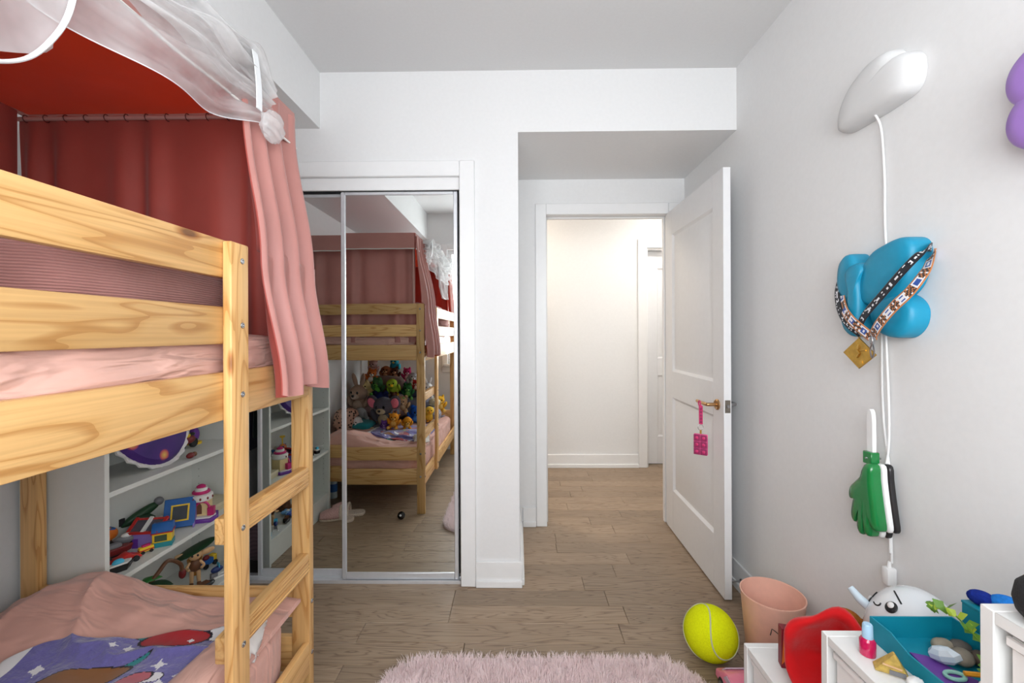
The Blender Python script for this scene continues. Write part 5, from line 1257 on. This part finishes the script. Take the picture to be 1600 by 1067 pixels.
G().prism([(-.026,0),(.026,0),(.004,.040)], lambda x,z:(x,-.012,z), lambda x,z:(x,.014-z*.3,z)).build('wedge', M_MUS, t, bevel=.002); G().box(-.004,.020,-.0135,-.012,.002,.010).build('grey_patch', C_GREY, t)
G().tube([(-.014,-.0128,.018),(.014,-.0128,.015)],.0018,6).build('pale_stripe', C_TAN, t)
tag(G().ell((.714,.790,Z2+.009),(.014,.011,.009),nu=16,nv=10,fn=lambda u:1+.16*fbm(u.x*4,u.y*4,u.z*4)).build('paper_ball', cm(236,236,236), sharp=0), 'crumpled white paper ball on the middle step', 'paper')
for i, (x, y, nm) in enumerate(((.716,.745,'nearer'),(.704,.752,'farther'))):
    tag(G().box(-.003,.003,-.03,.03,0,.003).xf(Matrix.Translation((x,y,Z2)) @ Matrix.Rotation(R(-20),4,'Z')).build('wood_stick', cm(226,196,140)), nm+' of two short wooden sticks on the middle step', 'stick', 'wooden sticks')
# leafy sprig
t = thing('plant_sprig', 'artificial green leafy sprig trailing in the teal tray', 'plant', (.86,.80,Z2+.004)); M_LEAF, M_LEAF2 = mat((96,140,40),.5,.15,name='leaf_green'), mat((170,190,60),.5,.15,name='leaf_lime')
rn = random.Random(5)
for bi, pth in enumerate(([(.02,.13,.05),(.015,.09,.07),(.012,.03,.05),(.01,-.02,.03)],[(.01,-.02,.03),(.03,-.05,.045),(.028,-.085,.03)],[(.01,-.02,.03),(-.03,-.03,.05),(-.045,-.05,.04)])):
    pts = smoothpts(pth, 8); G().tube(pts, .0014, 5).build('stem', M_LEAF, t)
    for k, p in enumerate(pts[::2]):
        for q in range(2):
            l = .018+.008*rn.random(); dr = Vector((rn.uniform(-1,1),rn.uniform(-1,1),rn.uniform(.0,.9))).normalized(); sd = dr.orthogonal().normalized()
            g = G().add([p, p+dr*l*.4+sd*l*.42, p+dr*l, p+dr*l*.4-sd*l*.42, p+dr*l*.45+dr.cross(sd)*l*.08], [(0,1,4),(1,2,4),(2,3,4),(3,0,4)])
            g.build('leaf', M_LEAF2 if rn.random() < .35 else M_LEAF, t)
wc = G().tube(smoothpts([(.86,.622,.735),(.862,.66,.712),(.852,.70,.690),(.832,.726,.680),(.812,.738,.682),(.802,.728,.690),(.812,.716,.694)],8), .0042, 8); tag(wc.build('charging_cable', M_WHITEPL), 'thick white charging cable hooked over the teal tray', 'cable')
t = thing('plush_toy', 'tiny blue soft toy lying on the closed teal box', 'soft toy', (.955,.86,Z2+.089), (0,0,-50))
for n_, x, r_, c_ in (('head',-.034,.017,(24,44,130)),('body',0,.020,(36,120,206)),('tail',.036,.016,(28,60,150))): G().ell((x,0,r_*.85),(r_*1.3,r_,r_*.85),nu=16,nv=10).build(n_, fur(c_), t, sharp=0)
# top step
t = thing('smart_speaker', 'round black fabric speaker on the top white step', 'speaker', (.706,.560,Z3))
G().lathe([(0,0),(.040,0),(.050,.012),(.053,.026),(.050,.044),(.040,.056),(.03,.059)],40).build('fabric_shell', mat((34,34,36),.9,.2,.5,260,name='speaker_mesh'), t); G().lathe([(.03,.059),(.0,.060)],32).build('top_plate', M_BLACKPL, t); G().tube([(.034*math.cos(a),.034*math.sin(a),.0583) for a in [i*2*PI/32 for i in range(33)]],.0012,6,cap=False).build('light_ring', C_GREY, t)
tag(pillow('folded_cloth', (.86,.44,.66), (.12,.12,.05), (0,0,0), cloth('rose_cloth',(200,120,130),.9), 'x', amp=.05), 'rose cloth stuffed in the upper white bin', 'cloth') if False else None

# ================================================================ floor by the bed (seen in the mirror)
M_SLIP, M_SLIPI = cloth('slipper_pink',(222,176,170),.9,bs=.4,bscale=120), cloth('slipper_lining',(226,206,186),.95,bs=.6,bscale=120)
def slipper(loc, rz, label):
    t = thing('slipper', label, 'slipper', loc, (0,0,rz), 'pink slippers')
    so = [(-.042,-.10),(-.046,-.02),(-.05,.06),(-.034,.11),(0,.125),(.034,.11),(.05,.06),(.046,-.02),(.042,-.10),(.02,-.122),(-.02,-.122)]
    so = [(p.x,p.y) for p in smoothpts([(a,b,0) for a,b in so],4,closed=True)]
    G().prism(so, lambda x,y:(x,y,0), lambda x,y:(x,y,.018)).build('sole', M_SLIPI, t, bevel=.003)
    def up(u, v):
        a = PI*u; y = -.015+.132*v; w = .052*(1-.55*max(0,v-.55)**1.5*2.2); hgt = .062*(1-.5*v**2)
        return (w*math.cos(a), y, .016+hgt*math.sin(a)**.8)
    o = G().grid(up, 22, 14).build('upper', M_SLIP, t, sharp=0); q = o.modifiers.new('s','SOLIDIFY'); q.thickness = .008; q.offset = -1
    G().tube([up(i/18, 0) for i in range(19)], .009, 8).build('cuff', M_SLIPI, t)
slipper((-1.235,1.50,0), 72, 'pink fluffy slipper on the floor nearest the closet mirror')
slipper((-1.20,1.385,0), 80, 'pink fluffy slipper on the floor nearest the bed foot')
t = thing('water_bottle', 'clear bottle with blue label under the bunk bed', 'bottle', (-1.43,1.13,0)); M_CLR = mat((190,206,214),.08,.03,name='clear_plastic')
G().lathe([(0,0),(.030,0),(.032,.01),(.030,.06),(.032,.13),(.028,.15),(.013,.175),(.013,.19),(0,.19)],24).build('bottle_body', M_CLR, t); G().lathe([(.0325,.05),(.0325,.11)],24).build('label_wrap', C_BLUE, t); G().lathe([(.015,.186),(.015,.204),(0,.204)],16).build('cap', C_BLUE, t)
t = thing('black_ball', 'small glossy black ball on the floor before the mirror', 'ball', (-.797,1.456,0)); G().ell((0,0,.026),.026,nu=28,nv=18).build('shell', mat((12,12,14),.06,.1,name='gloss_black'), t, sharp=0); G().ell((0,.022,.034),(.008,.005,.008),nu=12,nv=8).build('spot', M_WHITEPL, t)
